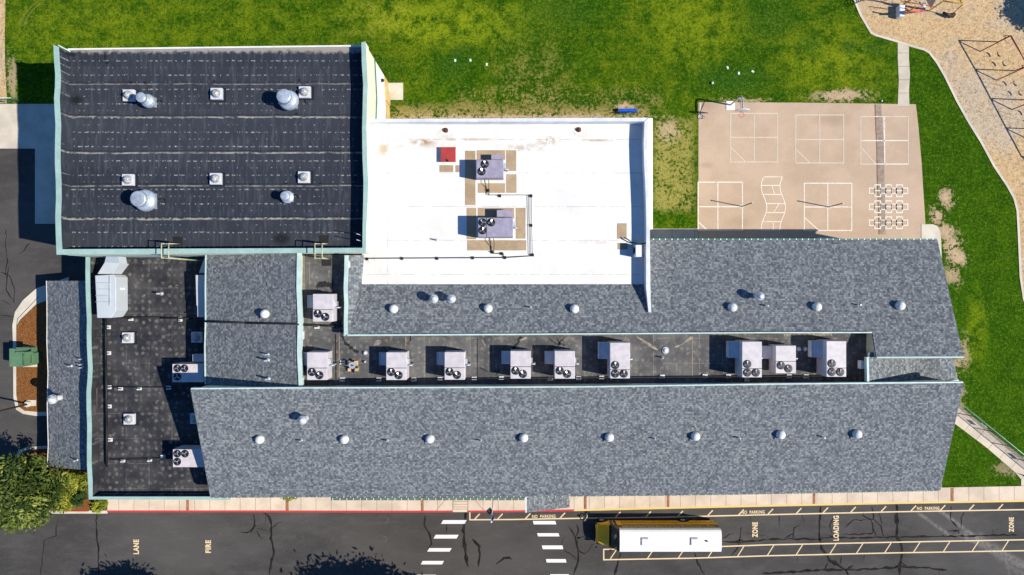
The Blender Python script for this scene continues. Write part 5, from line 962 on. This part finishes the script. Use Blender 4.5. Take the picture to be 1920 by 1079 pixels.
# ================================================================ SCHOOL BUS
def bus():
    YL, YR = -21.66, -23.74; yc = (YL+YR)/2; hw = (YL-YR)/2; X0, X1 = 8.86, 18.8
    t = thing('school_bus', 'yellow school bus with a white roof parked at the loading zone', 'bus', (13.5, yc, 0))
    t2 = plainb
    def prof(zs): # cross section half widths
        return zs
    sec = [(hw*.96, .42), (hw, .6), (hw, 1.55), (hw*.99, 1.75)]
    sec2 = [(hw*.99, 1.75), (hw*.95, 2.45)]
    sec3 = [(hw*.97, 2.45), (hw*.985, 2.72), (hw*.94, 2.9), (hw*.80, 3.0), (hw*.5, 3.05), (0.001, 3.07)]
    def body(sec_, x0, x1, mat, name, cap=True, xo=lambda z: 0, smooth=False):
        m = MB(); n = 1
        for s in (1, -1):
            for (w1, z1), (w2, z2) in zip(sec_, sec_[1:]):
                q_ = [(x0+xo(z1), yc+s*w1, z1), (x1, yc+s*w1, z1), (x1, yc+s*w2, z2), (x0+xo(z2), yc+s*w2, z2)]
                m.face(q_ if s < 0 else q_[::-1], 0, smooth)
        if cap:
            for x, f in ((x0, 1), (x1, -1)):
                P = [(x+(xo(z) if f == 1 else 0), yc+w, z) for w, z in sec_]+[(x+(xo(z) if f == 1 else 0), yc-w, z) for w, z in sec_[::-1]]
                m.face(P if f == 1 else P[::-1])
        return obj(name, m, mat, t)
    body(sec, X0, X1, t2, 'lower_body')
    body(sec2, X0+.14, X1-.02, M['busdark'], 'window_band', xo=lambda z: (z-1.75)*.55)
    body(sec3, X0+.78, X1-.05, M['buswhite'], 'roof')
    # roof end caps
    m = MB(); prof3 = [(yc+w, z) for w, z in sec3]+[(yc-w, z) for w, z in sec3[::-1]]
    a = [(X0+.78, y, z) for y, z in prof3]; b = [(X0+.56, yc+(y-yc)*.95, 2.45+(z-2.45)*.6) for y, z in prof3]
    for k in range(len(a)-1): m.face([a[k], a[k+1], b[k+1], b[k]], 0, True)
    m.face(b); obj('front_cap', m, M['busdark'], t)
    # hood and cowl
    m = MB(); secs = [(7.72, .62, .55, .98), (7.82, .80, .5, 1.15), (8.02, .90, .45, 1.28), (8.4, .97, .42, 1.40), (8.87, 1.0, .42, 1.52)]
    rings = []
    for x, wf, z0, z1 in secs:
        w = hw*wf; rings.append([(x, yc-w, z0), (x, yc-w, z1-.25), (x, yc-w*.86, z1-.06), (x, yc-w*.5, z1), (x, yc+w*.5, z1), (x, yc+w*.86, z1-.06), (x, yc+w, z1-.25), (x, yc+w, z0)])
    for A_, B_ in zip(rings, rings[1:]):
        for k in range(7): m.face([A_[k], A_[k+1], B_[k+1], B_[k]], 0, True)
    m.face(rings[0][::-1]); obj('hood', m, t2, t)
    m = MB(); m.face([(8.88, yc-hw*.90, 1.53), (8.88, yc+hw*.90, 1.53), (9.44, yc+hw*.9, 2.6), (9.44, yc-hw*.9, 2.6)])
    for s in (1, -1):
        m.face([(8.88, yc+s*hw*.90, 1.53), (9.0, yc+s*hw, 1.6), (9.5, yc+s*hw*.97, 2.52), (9.44, yc+s*hw*.9, 2.6)])
    obj('windshield', m, M['busscreen'], t)
    m = MB(); m.box(8.95, 9.62, YL-.002, YL+.015, .5, 1.75); obj('entry_door', m, M['busglass'], t)
    for xa in (8.98, 9.3, 9.62):
        m = MB(); m.box(xa-.03, xa+.03, YL, YL+.03, .5, 1.75); obj('door_frame', m, t2, t)
    m = MB(); m.tube((8.9, yc-.5, 1.62), (9.1, yc-.2, 2.0), .015); m.tube((8.9, yc+.3, 1.62), (9.1, yc+.6, 2.0), .015); obj('wiper', m, M['black'], t)
    m = MB(); m.box(7.58, 7.74, yc-hw*.85, yc+hw*.85, .4, .72); obj('bumper', m, M['black'], t, bevel=.03)
    m = MB(); m.box(18.8, 18.92, yc-hw*.95, yc+hw*.95, .4, .65); obj('bumper', m, M['black'], t)
    m = MB(); m.box(7.71, 7.80, yc-.42, yc+.42, .68, 1.0); obj('grille', m, M['black'], t)
    for s in (1, -1):
        m = MB(); m.box(7.72, 7.84, yc+s*hw*.66-.09, yc+s*hw*.66+.09, .7, .92); obj('headlight', m, M['dome'], t)
        m = MB(); m.box(18.79, 18.86, yc+s*hw*.75-.1, yc+s*hw*.75+.1, .9, 1.1); obj('tail_light', m, M['red'], t)
        for z, th in ((.95, .035), (1.25, .035), (1.62, .03)): m = MB(); y = yc+s*hw; m.box(10.0, 18.75, min(y, y+s*.025), max(y, y+s*.025), z, z+th); obj('rub_rail', m, M['black'], t)
        for k in range(11):
            x = 10.1+k*.775; y0_, y1_ = yc+s*hw*1.0, yc+s*hw*.96
            m = MB(); m.face([(x, y0_-s*.005, 1.84), (x+.62, y0_-s*.005, 1.84), (x+.62, y1_, 2.38), (x, y1_, 2.38)]); obj('window', m, M['busglass'], t)
            m = MB(); xx = x-.06; m.face([(xx-.02, y0_+s*.006, 1.78), (xx+.03, y0_+s*.006, 1.78), (xx+.03, y1_+s*.012, 2.43), (xx-.02, y1_+s*.012, 2.43)]); obj('window_pillar', m, t2, t)
        for x in (8.35, 15.9):
            w = MB(); w.tube((x, yc+s*(hw-.28), .46), (x, yc+s*(hw+.03), .46), .46, 22); wo_ = obj('wheel', w, M['tyre'], t)
            w = MB(); w.tube((x, yc+s*(hw+.02), .46), (x, yc+s*(hw+.05), .46), .22, 14); obj('rim', w, M['galv'], wo_)
            w = MB(); n_ = 14
            for k in range(n_):
                a1, a2 = math.pi*k/n_, math.pi*(k+1)/n_; r = .58; y = yc+s*(hw+.004)
                w.face([(x, y, .5), (x+r*math.cos(a1), y, .5+r*.72*math.sin(a1)), (x+r*math.cos(a2), y, .5+r*.72*math.sin(a2))])
            obj('wheel_arch', w, M['black'], t)
        m = MB(); m.path([(8.1, yc+s*hw*.8, 1.2), (7.75, yc+s*(hw+.02), 1.5)], .02); m.lathe((7.72, yc+s*(hw+.03), 1.5), [(.09, 0), (.1, .05), (.04, .12)], 12); obj('crossview_mirror', m, M['black'], t)
        m = MB(); m.path([(9.1, yc+s*hw*.95, 2.1), (8.95, yc+s*(hw+.22), 2.1)], .02); m.box(8.9, 8.98, yc+s*(hw+.22)-.09, yc+s*(hw+.22)+.09, 1.75, 2.15); obj('side_mirror', m, M['black'], t)
    for x in (11.85, 16.25):
        m = MB(); m.box(x-.3, x+.3, yc-.3, yc+.3, 3.0, 3.16); hh = obj('roof_hatch', m, M['skcurb'], t, bevel=.03)
        m = MB(); m.box(x-.23, x+.25, yc-.25, yc+.21, 3.15, 3.19); m.tube((x+.1, yc, 3.15), (x+.16, yc-.02, 3.2), .03); obj('hatch_panel', m, M['buswhite'], hh)
        m = MB(); m.box(x-.35, x+.33, yc-.33, yc+.35, 3.0, 3.085); obj('hatch_gasket', m, M['black'], hh)
    m = MB(); m.tube((17.4, yc+.05, 3.05), (17.4, yc+.05, 3.2), .08); obj('roof_vent', m, M['black'], t)
    m = MB(); m.box(9.42, 9.47, yc-.5, yc+.5, 2.56, 2.64); obj('destination_board', m, M['rust'], t)
    for s in (-.85, -.7, .7, .85): m = MB(); m.lathe((9.45, yc+s, 2.56), [(.05, 0), (.05, .05)], 8); obj('warning_light', m, M['red'] if abs(s) > .8 else M['kyel'], t)
M['busyellow'] = plain('bus_yellow_paint', (.98, .50, .010), .4, .5, 0, .05); M['buswhite'] = plain('bus_white_paint', (.84, .84, .85), .35, .4, 0, .04); M['busdark'] = plain('bus_window_band', (.035, .03, .028), .4, .4)
M['busscreen'] = plain('bus_windscreen', (.015, .05, .045), .08, .7); M['busbrown'] = plain('bus_window_tint', (.16, .13, .11), .3, .5); M['busglass'] = plain('bus_glass', (.12, .10, .09), .2, .6); M['tyre'] = plain('tyre_rubber', (.015, .015, .015), .85, .2)
plainb = M['busyellow']; bus()

# ================================================================ COURT AND LAWN OBJECTS
M['steel'] = plain('painted_steel', (.42, .44, .47), .4, .4); M['polebrown'] = plain('dark_brown_pole', (.06, .035, .025), .5, .3); M['orange'] = plain('orange_rim', (.75, .17, .06), .5, .3)
p = W(1368.5, 198); t = thing('basketball_hoop', 'basketball hoop on a bent steel post at the court edge', 'basketball hoop', p)
def g(px, py, z): return W(px, py, z)
base = W(1369, 197.5); tx, ty = base.x, base.y
m = MB(); m.path([(tx, ty, 0), (tx, ty, 2.9), (tx+.05, ty-.05, 3.15), (tx+.08, ty-.35, 3.35), (tx+.1, ty-1.25, 3.35)], .075, 10); obj('post', m, M['steel'], t)
m = MB(); m.path([(tx+.05, ty-.1, 2.5), (tx+.1, ty-1.2, 3.0)], .04); obj('brace', m, M['steel'], t)
m = MB(); n_ = 12; cxx, cyy, czz = tx+.1, ty-1.3, 2.85
fan = [(-.62, 0), (.62, 0), (.66, .35), (.5, .68), (.2, .85), (-.2, .85), (-.5, .68), (-.66, .35)]
A_ = [Vector((cxx+x, cyy-.03, czz+z)) for x, z in fan]; B_ = [Vector((cxx+x, cyy+.03, czz+z)) for x, z in fan]; m.face(A_); m.face(B_[::-1])
for k in range(8): m.face([A_[k], B_[k], B_[(k+1) % 8], A_[(k+1) % 8]])
obj('backboard', m, M['curb'], t)
m = MB(); rr = [Vector((cxx+.23*math.cos(a), cyy-.35+.23*math.sin(a), czz+.15)) for a in [2*math.pi*k/16 for k in range(17)]]; m.path(rr, .025); m.box(cxx-.05, cxx+.05, cyy-.14, cyy-.03, czz+.1, czz+.2); rim = obj('rim', m, M['orange'], t)
m = MB()
for k in range(8):
    a = 2*math.pi*k/8; m.path([Vector((cxx+.22*math.cos(a), cyy-.35+.22*math.sin(a), czz+.14)), Vector((cxx+.13*math.cos(a+.5), cyy-.35+.13*math.sin(a+.5), czz-.25))], .012, 4)
obj('net', m, M['curb'], rim)
m = MB(); m.pbox(1362, 190, 1377.5, 206.5, .08, 0); obj('footing', m, M['whitewall'], t)
def tether(px, py, lab):
    p = W(px, py); t = thing('tetherball_pole', lab, 'tetherball pole', p, 'tetherball poles on the court')
    m = MB(); m.tube(p, p+Vector((0, 0, 2.9)), .045, 10); obj('pole', m, M['polebrown'], t); m = MB(); m.box(p.x-.24, p.x+.2, p.y-.2, p.y+.2, 0, .045); obj('footing', m, M['conc'], t)
    m = MB(); m.lathe(p, [(.07, 2.9), (.06, 2.96), (.01, 2.98)], 8); obj('cap', m, M['curb'], t)
tether(1391, 387.5, 'dark tetherball pole on the western painted square'); tether(1553, 388.5, 'dark tetherball pole on the eastern painted square')
# blue bench
p = W(1177, 209); t = thing('bench', 'bright blue bench on the dry grass behind the white roofed hall', 'bench', p)
M['blue'] = plain('blue_bench', (.010, .10, .55), .4, .4, 0, .1, 3)
a, b = W(1159.5, 204.5, .5), W(1195, 208.8, .5)
m = MB(); m.box(a.x, b.x, b.y-.02, a.y+.03, .45, .5); obj('seat', m, M['blue'], t, bevel=.01)
m = MB(); m.prism([Vector((a.x, b.y-.05, .5)), Vector((b.x, b.y-.05, .5)), Vector((b.x, b.y-.25, .95)), Vector((a.x, b.y-.25, .95))], lambda v: v.z-.05); obj('backrest', m, M['blue'], t)
for x in (a.x+.2, b.x-.2): m = MB(); m.path([(x, a.y, 0), (x, a.y-.02, .44), (x, b.y, .44), (x, b.y-.1, 0)], .035); obj('leg', m, M['black'], t)
# lawn covers
M['cover'] = plain('pale_green_cover', (.62, .74, .60), .6, .3, 0, .08)
cv = None
for a, b, r_, lab in ((853.5, 114, .1, 'pale valve cover left of three in the lawn north of the white roof'), (882, 113.5, .2, 'pale valve cover middle of three in the lawn north of the white roof'), (912.5, 121.5, -.1, 'pale valve cover right of three in the lawn north of the white roof'), (1364, 127.5, .3, 'pale valve cover left of three near the court'), (1385, 138, 0, 'pale valve cover middle of three near the court'), (1411, 134.5, -.5, 'pale valve cover right of three near the court')):
    p = W(a, b); grp = 'pale valve covers in the lawn'
    if cv is None:
        cv = thing('valve_cover', lab, 'valve cover', p, grp); m = MB(); m.box(p.x-.09, p.x+.09, p.y-.13, p.y+.13, 0, .07); obj('lid', m, M['cover'], cv, bevel=.02); m = MB(); m.box(p.x-.11, p.x+.11, p.y-.15, p.y+.15, 0, .04); obj('frame', m, M['dkgreen'], cv)
    else: dup(cv, p, lab, grp, r_+(math.pi/2 if a > 1400 else 0))
p = W(1335, 156.5); m = MB(); m.lathe(p+Vector((0, 0, .13)), [(.02, -.13), (.09, -.1), (.13, 0), (.09, .1), (.02, .13)], 14); tag(obj('ball', m, M['dome']), 'small white ball lying on the grass near the court', 'ball')
p = W(1652.5, 190); m = MB(); m.lathe(p+Vector((0, 0, .09)), [(.02, -.09), (.07, -.06), (.09, 0), (.06, .07), (.02, .09)], 12); tag(obj('ball', m, M['dome']), 'tiny white ball at the north edge of the court', 'ball')

# fences
M['fgreen'] = plain('green_fence_paint', (.02, .16, .09), .5, .4); M['flink'] = linkmesh('green_chain_link', (.02, .15, .08)); M['railw'] = plain('pale_green_rail', (.45, .75, .58), .4, .4)
def fence(name, lab, a, b, h, n, grp=None, signs=()):
    a, b = Vector(a), Vector(b); t = thing(name, lab, 'fence', a, grp)
    m = MB(); m.tube(a+Vector((0, 0, h)), b+Vector((0, 0, h)), .035); obj('top_rail', m, M['railw'], t)
    for k in range(n+1): p = a.lerp(b, k/n); m = MB(); m.tube(p, p+Vector((0, 0, h+.06)), .04); obj('post', m, M['fgreen'], t)
    m = MB(); m.face([a+Vector((0, 0, .05)), b+Vector((0, 0, .05)), b+Vector((0, 0, h)), a+Vector((0, 0, h))]); obj('chain_link', m, M['flink'], t)
    for s in signs: p = a.lerp(b, s); d = (b-a).normalized(); m = MB(); q_ = d*.35; nn = Vector((-d.y, d.x, 0))*-.06; m.prism([p-q_+nn+Vector((0, 0, .95)), p+q_+nn+Vector((0, 0, .95)), p+q_+nn*1.5+Vector((0, 0, .95)), p-q_+nn*1.5+Vector((0, 0, .95))], .5); obj('sign_panel', m, M['cover'], t)
    return t
fence('chain_link_fence', 'green chain link fence beside the diagonal path', W(1782, 751), W(1990, 920), 1.45, 6, signs=(.25, .62))
fence('chain_link_fence', 'short green chain link fence at the north edge of the concrete apron', W(-60, 193), W(44, 192), 1.5, 3)

# green utility cabinet
M['cab'] = plain('green_cabinet', (.11, .22, .12), .5, .4, 0, .1); M['cabd'] = plain('dark_green_recess', (.05, .12, .07), .5, .4)
p = W(52, 668); t = thing('utility_cabinet', 'green metal utility cabinet on a slab in the mulched island', 'cabinet', p)
m = MB(); m.pbox(17, 654, 44, 688, 2.2, .2); obj('body', m, M['cab'], t, bevel=.03)
m = MB(); a = W(44, 654, 2.2); b = W(61, 688, 1.4); m.box(a.x+.003, b.x, b.y+.25, b.y+.37, .2, 1.45); m.box(a.x+.003, b.x, a.y-.6, a.y-.48, .2, 1.45); m.box(b.x-.1, b.x, b.y+.37, a.y-.6, .2, 1.4); obj('side_panel', m, M['cab'], t)
m = MB(); m.box(a.x+.003, b.x-.1, b.y+.37, a.y-.6, .2, .6); obj('hopper', m, M['cabd'], t)
m = MB(); m.pbox(30, 652, 49, 657.5, 2.35, 2.0); m.pbox(29, 660, 56, 663, 2.4, 1.9); obj('lid', m, M['cab'], t)
m = MB(); m.tube(W(44, 656, 2.3), W(44, 686, 2.3), .04); obj('hinge', m, M['cabd'], t)
# lamp post
p = W(57, 757); t = thing('street_lamp', 'dark lamp post rising from the south end of the mulched island', 'street lamp', p)
m = MB(); m.tube(p, p+Vector((0, 0, 8)), .09, 10, .06); obj('pole', m, M['polebrown'], t)
m = MB(); m.lathe(p, [(.28, .0), (.28, .5), (.24, .55)], 16); obj('base', m, M['conc'], t)
m = MB(); m.path([p+Vector((0, 0, 7.8)), p+Vector((-.9, 0, 8.1))], .05); m.box(p.x-1.5, p.x-.8, p.y-.2, p.y+.2, 8.0, 8.15); obj('lamp_head', m, M['polebrown'], t)
# flagpole
p = W(926, 921); t = thing('flagpole', 'silver flagpole with two furled flags in front of the entrance', 'flagpole', p)
m = MB(); m.tube(p, p+Vector((0, 0, 8.6)), .055, 10, .035); m.lathe(p, [(.09, 8.6), (.1, 8.68), (.02, 8.78)], 10); obj('pole', m, M['curb'], t)
def flag(z0, z1, name, mats, side, bands, wdt):
    m = MB(); n_ = 8; k_ = 14
    for i in range(n_):
        for j in range(k_):
            def P(u, v): 
                dz = z1-(z1-z0)*v; x = side*(.04+wdt*u*(.55+.45*math.sin(v*math.pi)))*(1-.25*v); y = .10*math.sin(u*9+v*2)-.06*v
                return Vector((p.x+x, p.y+y-.03, dz-.25*u))
            m.face([P(i/n_, j/k_), P((i+1)/n_, j/k_), P((i+1)/n_, (j+1)/k_), P(i/n_, (j+1)/k_)], bands(i/n_, j/k_), True)
    obj(name, m, mats, t)
M['fblue'] = plain('flag_blue', (.015, .04, .25), .8, .1); M['fgold'] = plain('flag_gold', (.75, .42, .03), .8, .1); M['fwhite'] = plain('flag_white', (.8, .8, .8), .8, .1); M['fred'] = plain('flag_red', (.5, .02, .03), .8, .1)
flag(5.0, 6.7, 'lower_flag', [M['fblue'], M['fwhite'], M['fgold']], -1, lambda u, v: 0 if v < .45 and u < .8 else (1 if .45 <= v < .6 else (2 if u > .4 else 0)), .55)
flag(7.1, 8.45, 'upper_flag', [M['fblue'], M['fwhite'], M['fred']], .6, lambda u, v: 0 if (v < .4 and u < .6) else (1 if int(u*9+v*4) % 2 else 2), .5)
# front mirror arm of the bus, modelled as a free-standing hoop on the road
for a, b, lab in ((1100, 965, 'cream bus mirror arm built as a standing hoop beside the no parking line in front of the bus'),):
    p = W(a, b); t = thing('mirror_arm', lab, 'mirror_arm', p); m = MB(); m.path([p, p+Vector((0, 0, .5)), p+Vector((-.15, -.25, .6)), p+Vector((-.25, -.5, .3)), p+Vector((-.25, -.5, 0))], .045, 8); obj('hoop', m, M['linep'], t)
    m = MB(); m.lathe(p, [(.12, 0), (.12, .04)], 12); obj('base_plate', m, M['galv'], t)

# ================================================================ PLAYGROUND
M['pred'] = plain('red_play_steel', (.34, .03, .045), .4, .4); M['pyel'] = plain('yellow_play_steel', (.72, .42, .02), .4, .4); M['ppink'] = plain('pink_play_rope', (.62, .16, .20), .5, .3); M['pdark'] = plain('dark_play_panel', (.06, .05, .05), .6, .3); M['pgrey'] = plain('grey_play_panel', (.16, .13, .12), .6, .3)
def swing():
    tops = [(1854, 88), (1885, 142), (1914, 197), (1943, 252), (1972, 306)]
    h = 2.9; T_ = [W(a, b)+Vector((0, 0, h)) for a, b in tops]
    t = thing('swing_set', 'long red steel swing set on the wood chips', 'swing set', W(1914, 197))
    m = MB(); m.path(T_, .06, 8); obj('beam', m, M['pred'], t)
    for p in T_:
        for s in (1, -1):
            m = MB(); foot = Vector((p.x-s*.85, p.y-s*.45, 0)); q_ = Vector((p.x-s*.12, p.y-s*.08, h-.35)); m.path([p, q_, foot], .05, 8); obj('leg', m, M['pred'], t)
        m = MB(); m.path([Vector((p.x-.15, p.y-.1, h-.5)), Vector((p.x-.32, p.y+.12, h-.28)), Vector((p.x+.1, p.y+.1, h-.3))], .035, 6); obj('bracket', m, M['pred'], t)
    d = (T_[1]-T_[0]).normalized(); nn = Vector((-d.y, d.x, 0))
    for A_, B_ in zip(T_, T_[1:]):
        for u in (.33, .66):
            c = A_.lerp(B_, u); c.z = .5; hw = .2
            m = MB(); pts = [c+d*(-.26)+Vector((0, 0, .16)), c+d*(-.16)+Vector((0, 0, .02)), c, c+d*.16+Vector((0, 0, .02)), c+d*.26+Vector((0, 0, .16))]
            for a_, b_ in zip(pts, pts[1:]): m.face([a_+nn*.07, b_+nn*.07, b_-nn*.07, a_-nn*.07]); m.face([a_-nn*.07+Vector((0, 0, -.02)), b_-nn*.07+Vector((0, 0, -.02)), b_+nn*.07+Vector((0, 0, -.02)), a_+nn*.07+Vector((0, 0, -.02))])
            s_ = obj('seat', m, M['black'], t)
            m = MB()
            for q_ in (pts[0], pts[-1]): m.tube(q_, Vector((q_.x, q_.y, h)), .010, 4)
            obj('chain', m, M['galv'], s_)
swing()
def play():
    t = thing('play_structure', 'red and yellow climbing structure with a white panel at the top edge', 'climbing frame', W(1735, 0))
    def bar(name, pts, r, mat): m = MB(); m.path([W(*q_) for q_ in pts], r, 8); return obj(name, m, M[mat], t)
    m = MB(); a = W(1686.5, 9, .75); b = W(1697, 31, .75); m.box(a.x, b.x, b.y, a.y, .05, .75); obj('end_panel', m, M['curb'], t, bevel=.08)
    m = MB(); m.prism([W(1697, 19, 1.6), W(1725, 17.5, 1.2), W(1737, 20.5, .5), W(1725, 23, 1.1), W(1697, 22.5, 1.6)], lambda v: v.z-.08); obj('slide', m, M['red'], t)
    for gx, gy_, hh in ((1688, 33, 2.65), (1690, 12, 2.65), (1741, 21, 2.2)):
        q_ = W(gx, gy_); m = MB(); m.tube(q_, q_+Vector((0, 0, hh)), .065, 8); obj('post', m, M['pyel'], t); bar('yellow_rail', [(1768, 2, 2.2), (1805, 8, 2.2), (1797, -6, 2.3)], .06, 'pyel')
    bar('red_rail', [(1804, 10, 2.2), (1783, 29, .2)], .035, 'pred'); bar('red_rail', [(1696, 3, 2.2), (1756, 14, 2.0)], .035, 'pred')
    bar('post', [(1730, -30, 0), (1733, -34, 3)], .08, 'pyel')
    m = MB(); c = W(1708, -6, 0)
    for k in range(8):
        a = 2*math.pi*k/8; m.path([c+Vector((.75*math.cos(a), .75*math.sin(a), 0)), c+Vector((.7*math.cos(a+.3), .7*math.sin(a+.3), .5)), c+Vector((.4*math.cos(a+.1), .4*math.sin(a+.1), .9)), c+Vector((.4*math.cos(a+.9), .4*math.sin(a+.9), .9))], .022, 6)
    obj('climber', m, M['ppink'], t)
    m = MB(); m.prism([W(1735, -4, 2.6), W(1746, 16, 1.2), W(1757, -4, 2.4)], lambda v: v.z-.06); obj('roof_panel', m, M['pgrey'], t)
    m = MB(); m.lathe(W(1731, 11, 1.4), [(.05, 0), (.2, .05), (.22, .12), (.1, .2)], 16); obj('steering_wheel', m, M['curb'], t)
    m = MB()
    for k in range(40):
        a = k*.7; q_ = W(1617+k*.55, 2+k*.3, 0); m.tube
    pts = [W(1672-k*.9, -2+.38*k, 0)+Vector((.35*math.cos(k*1.1), .35*math.sin(k*1.1), 2.2)) for k in range(46)]
    m.path(pts, .03, 5); obj('spiral_climber', m, M['pred'], t)
    bar('overhead_rail', [(1721, -10, 2.6), (1670, -14, 2.6)], .05, 'pred')
    m = MB(); m.path([W(1768, 24, .4), W(1785, 31, .4)], .12, 8); m.lathe(W(1784, 30, .1), [(.1, 0), (.25, .1), (.2, .35)], 12); obj('spring_seat', m, M['polebrown'], t)
play()

# ================================================================ PLANTS
def leaves(name, parent, center, rad, ncl, nleaf, size, mat, seed, squash=.6, flatb=.5, spread=.26):
    r = random.Random(seed); v = []; f = []; tones = []
    c = Vector(center)
    for k in range(ncl):
        while True:
            d = Vector((r.uniform(-1, 1), r.uniform(-1, 1), r.uniform(-flatb, 1)))
            if d.length < 1: break
        d = d*(.35+.65*d.length) if d.length > .2 else d*2
        cc = c+Vector((d.x*rad[0], d.y*rad[1], d.z*rad[2])); cr = spread*(rad[0]+rad[1])/2*r.uniform(.55, 1.25); tn = r.uniform(.0, 1.0)
        drift = Vector((r.uniform(-1, 1), r.uniform(-1, 1), .2)).normalized()
        for j in range(nleaf):
            o = Vector((r.gauss(0, .5), r.gauss(0, .5), r.gauss(0, .5)*squash))*cr; p = cc+o
            dd = (drift+Vector((r.uniform(-1, 1), r.uniform(-1, 1), r.uniform(-.5, .5)))*.9).normalized(); e = dd.cross(Vector((r.uniform(-.4, .4), r.uniform(-.4, .4), 1))).normalized(); s = size*r.uniform(.6, 1.4)
            b = len(v); v += [p-dd*s, p+e*s*.38, p+dd*s, p-e*s*.38]; f.append((b, b+1, b+2, b+3)); tones.append(min(1, max(0, tn*.6+r.uniform(0, .45))))
    me = bpy.data.meshes.new(name); org = Vector(parent['_w']); me.from_pydata([tuple(x*K-org) for x in v], [], f); me.materials.append(mat)
    at = me.attributes.new('tone', 'FLOAT', 'FACE'); at.data.foreach_set('value', tones); me.update()
    o = bpy.data.objects.new(name, me); C.objects.link(o); o.parent = parent; return o
LG = leafmat('leaf_green', (.014, .030, .004), (.055, .085, .009), (.25, .28, .05)); LY = leafmat('leaf_yellow_green', (.08, .10, .008), (.22, .25, .02), (.42, .42, .05)); LO = leafmat('leaf_orange', (.12, .05, .015), (.30, .13, .05), (.50, .27, .10)); LD = leafmat('leaf_dark', (.012, .035, .008), (.03, .065, .012), (.07, .12, .02)); LR = leafmat('leaf_red', (.15, .01, .015), (.40, .02, .03), (.6, .06, .05))
M['bark'] = plain('bark', (.10, .07, .05), .9, .1, 0, .25, 4)
def tree(px, py, zc, rad, ncl, nleaf, size, mat, seed, label, trunkr=.22, name='leafy_tree', cat='tree', grp=None):
    p = W(px, py); t = thing(name, label, cat, p, grp); r = random.Random(seed+1)
    m = MB(); m.tube(p, p+Vector((0, 0, zc*.55)), trunkr, 10, trunkr*.7)
    top = p+Vector((0, 0, zc*.5))
    for k in range(7):
        a = k*.9+r.uniform(0, .5); e = p+Vector((rad[0]*.6*math.cos(a), rad[1]*.6*math.sin(a), zc+r.uniform(-.3, .6)*rad[2])); mid = top.lerp(e, .5)+Vector((0, 0, .3)); m.tube(top, mid, trunkr*.5, 7, trunkr*.32); m.tube(mid, e, trunkr*.32, 6, .03)
    obj('trunk', m, M['bark'], t); leaves('crown', t, p+Vector((0, 0, zc)), rad, ncl, nleaf, size, mat, seed); return t
tree(98, 895, 4.6, (3.9, 2.8, 1.9), 170, 85, .19, LG, 11, 'large green tree spreading over the southwest corner of the drive')
tree(72, 918, 4.0, (3.3, 2.3, 1.5), 85, 85, .19, LG, 14, 'lower green tree leaning over the kerb left of the planting bed')
def shrub(px, py, h, rad, ncl, nleaf, size, mat, seed, label, grp='shrubs in the corner bed'):
    p = W(px, py); t = thing('shrub', label, 'shrub', p, grp); m = MB()
    for k in range(4): a = k*1.6; m.tube(p, p+Vector((rad[0]*.4*math.cos(a), rad[1]*.4*math.sin(a), h)), .04, 6, .02)
    obj('stem', m, M['bark'], t); leaves('foliage', t, p+Vector((0, 0, h)), rad, ncl, nleaf, size, mat, seed, flatb=.9); return t
shrub(119, 897, .9, (.75, 1.2, .6), 32, 90, .08, LO, 21, 'orange brown shrub below the porch roof')
shrub(152, 897, .9, (1.2, 1.2, .7), 34, 90, .09, LY, 22, 'yellow green shrub between the orange shrub and the wall')
shrub(160, 932, .8, (.8, .75, .7), 24, 90, .08, LD, 23, 'dark green round shrub by the parapet corner')
shrub(190, 947, .5, (.85, .5, .4), 22, 80, .10, LY, 24, 'pale grassy clump at the west end of the sidewalk')
shrub(122, 935, .8, (1.9, .9, .6), 50, 90, .10, LY, 25, 'yellow green hedge along the west kerb')
shrub(169, 903, .7, (.5, .7, .6), 14, 80, .08, LD, 26, 'narrow dark shrub tight against the west wall')
shrub(74, 850, .5, (.6, .35, .3), 12, 60, .07, LR, 27, 'small red leaved shrub near the rounded kerb'); shrub(92, 862, .5, (.5, .5, .3), 12, 60, .07, LO, 28, 'rust coloured low shrub beside the porch corner')
shrub(547, 932, .35, (.9, .25, .15), 10, 50, .07, LY, 29, 'thin green weeds at the sidewalk under the south eave', 'weeds on the sidewalk')
tree(800, 1172, 7.0, (6.4, 4.4, 2.4), 280, 90, .26, LG, 31, 'tree beyond the road casting a broad shadow on the drive'); tree(345, 1152, 6.0, (3.4, 3.4, 1.8), 130, 90, .24, LG, 33, 'smaller tree beyond the road casting a shadow at the bottom left')
tree(2045, 22, 5.0, (3.0, 2.6, 1.8), 120, 100, .2, LG, 35, 'tree past the playground throwing a shadow on the wood chips')

for o in list(bpy.data.objects):
    if '_w' in o: del o['_w']
scene.render.engine = 'CYCLES'
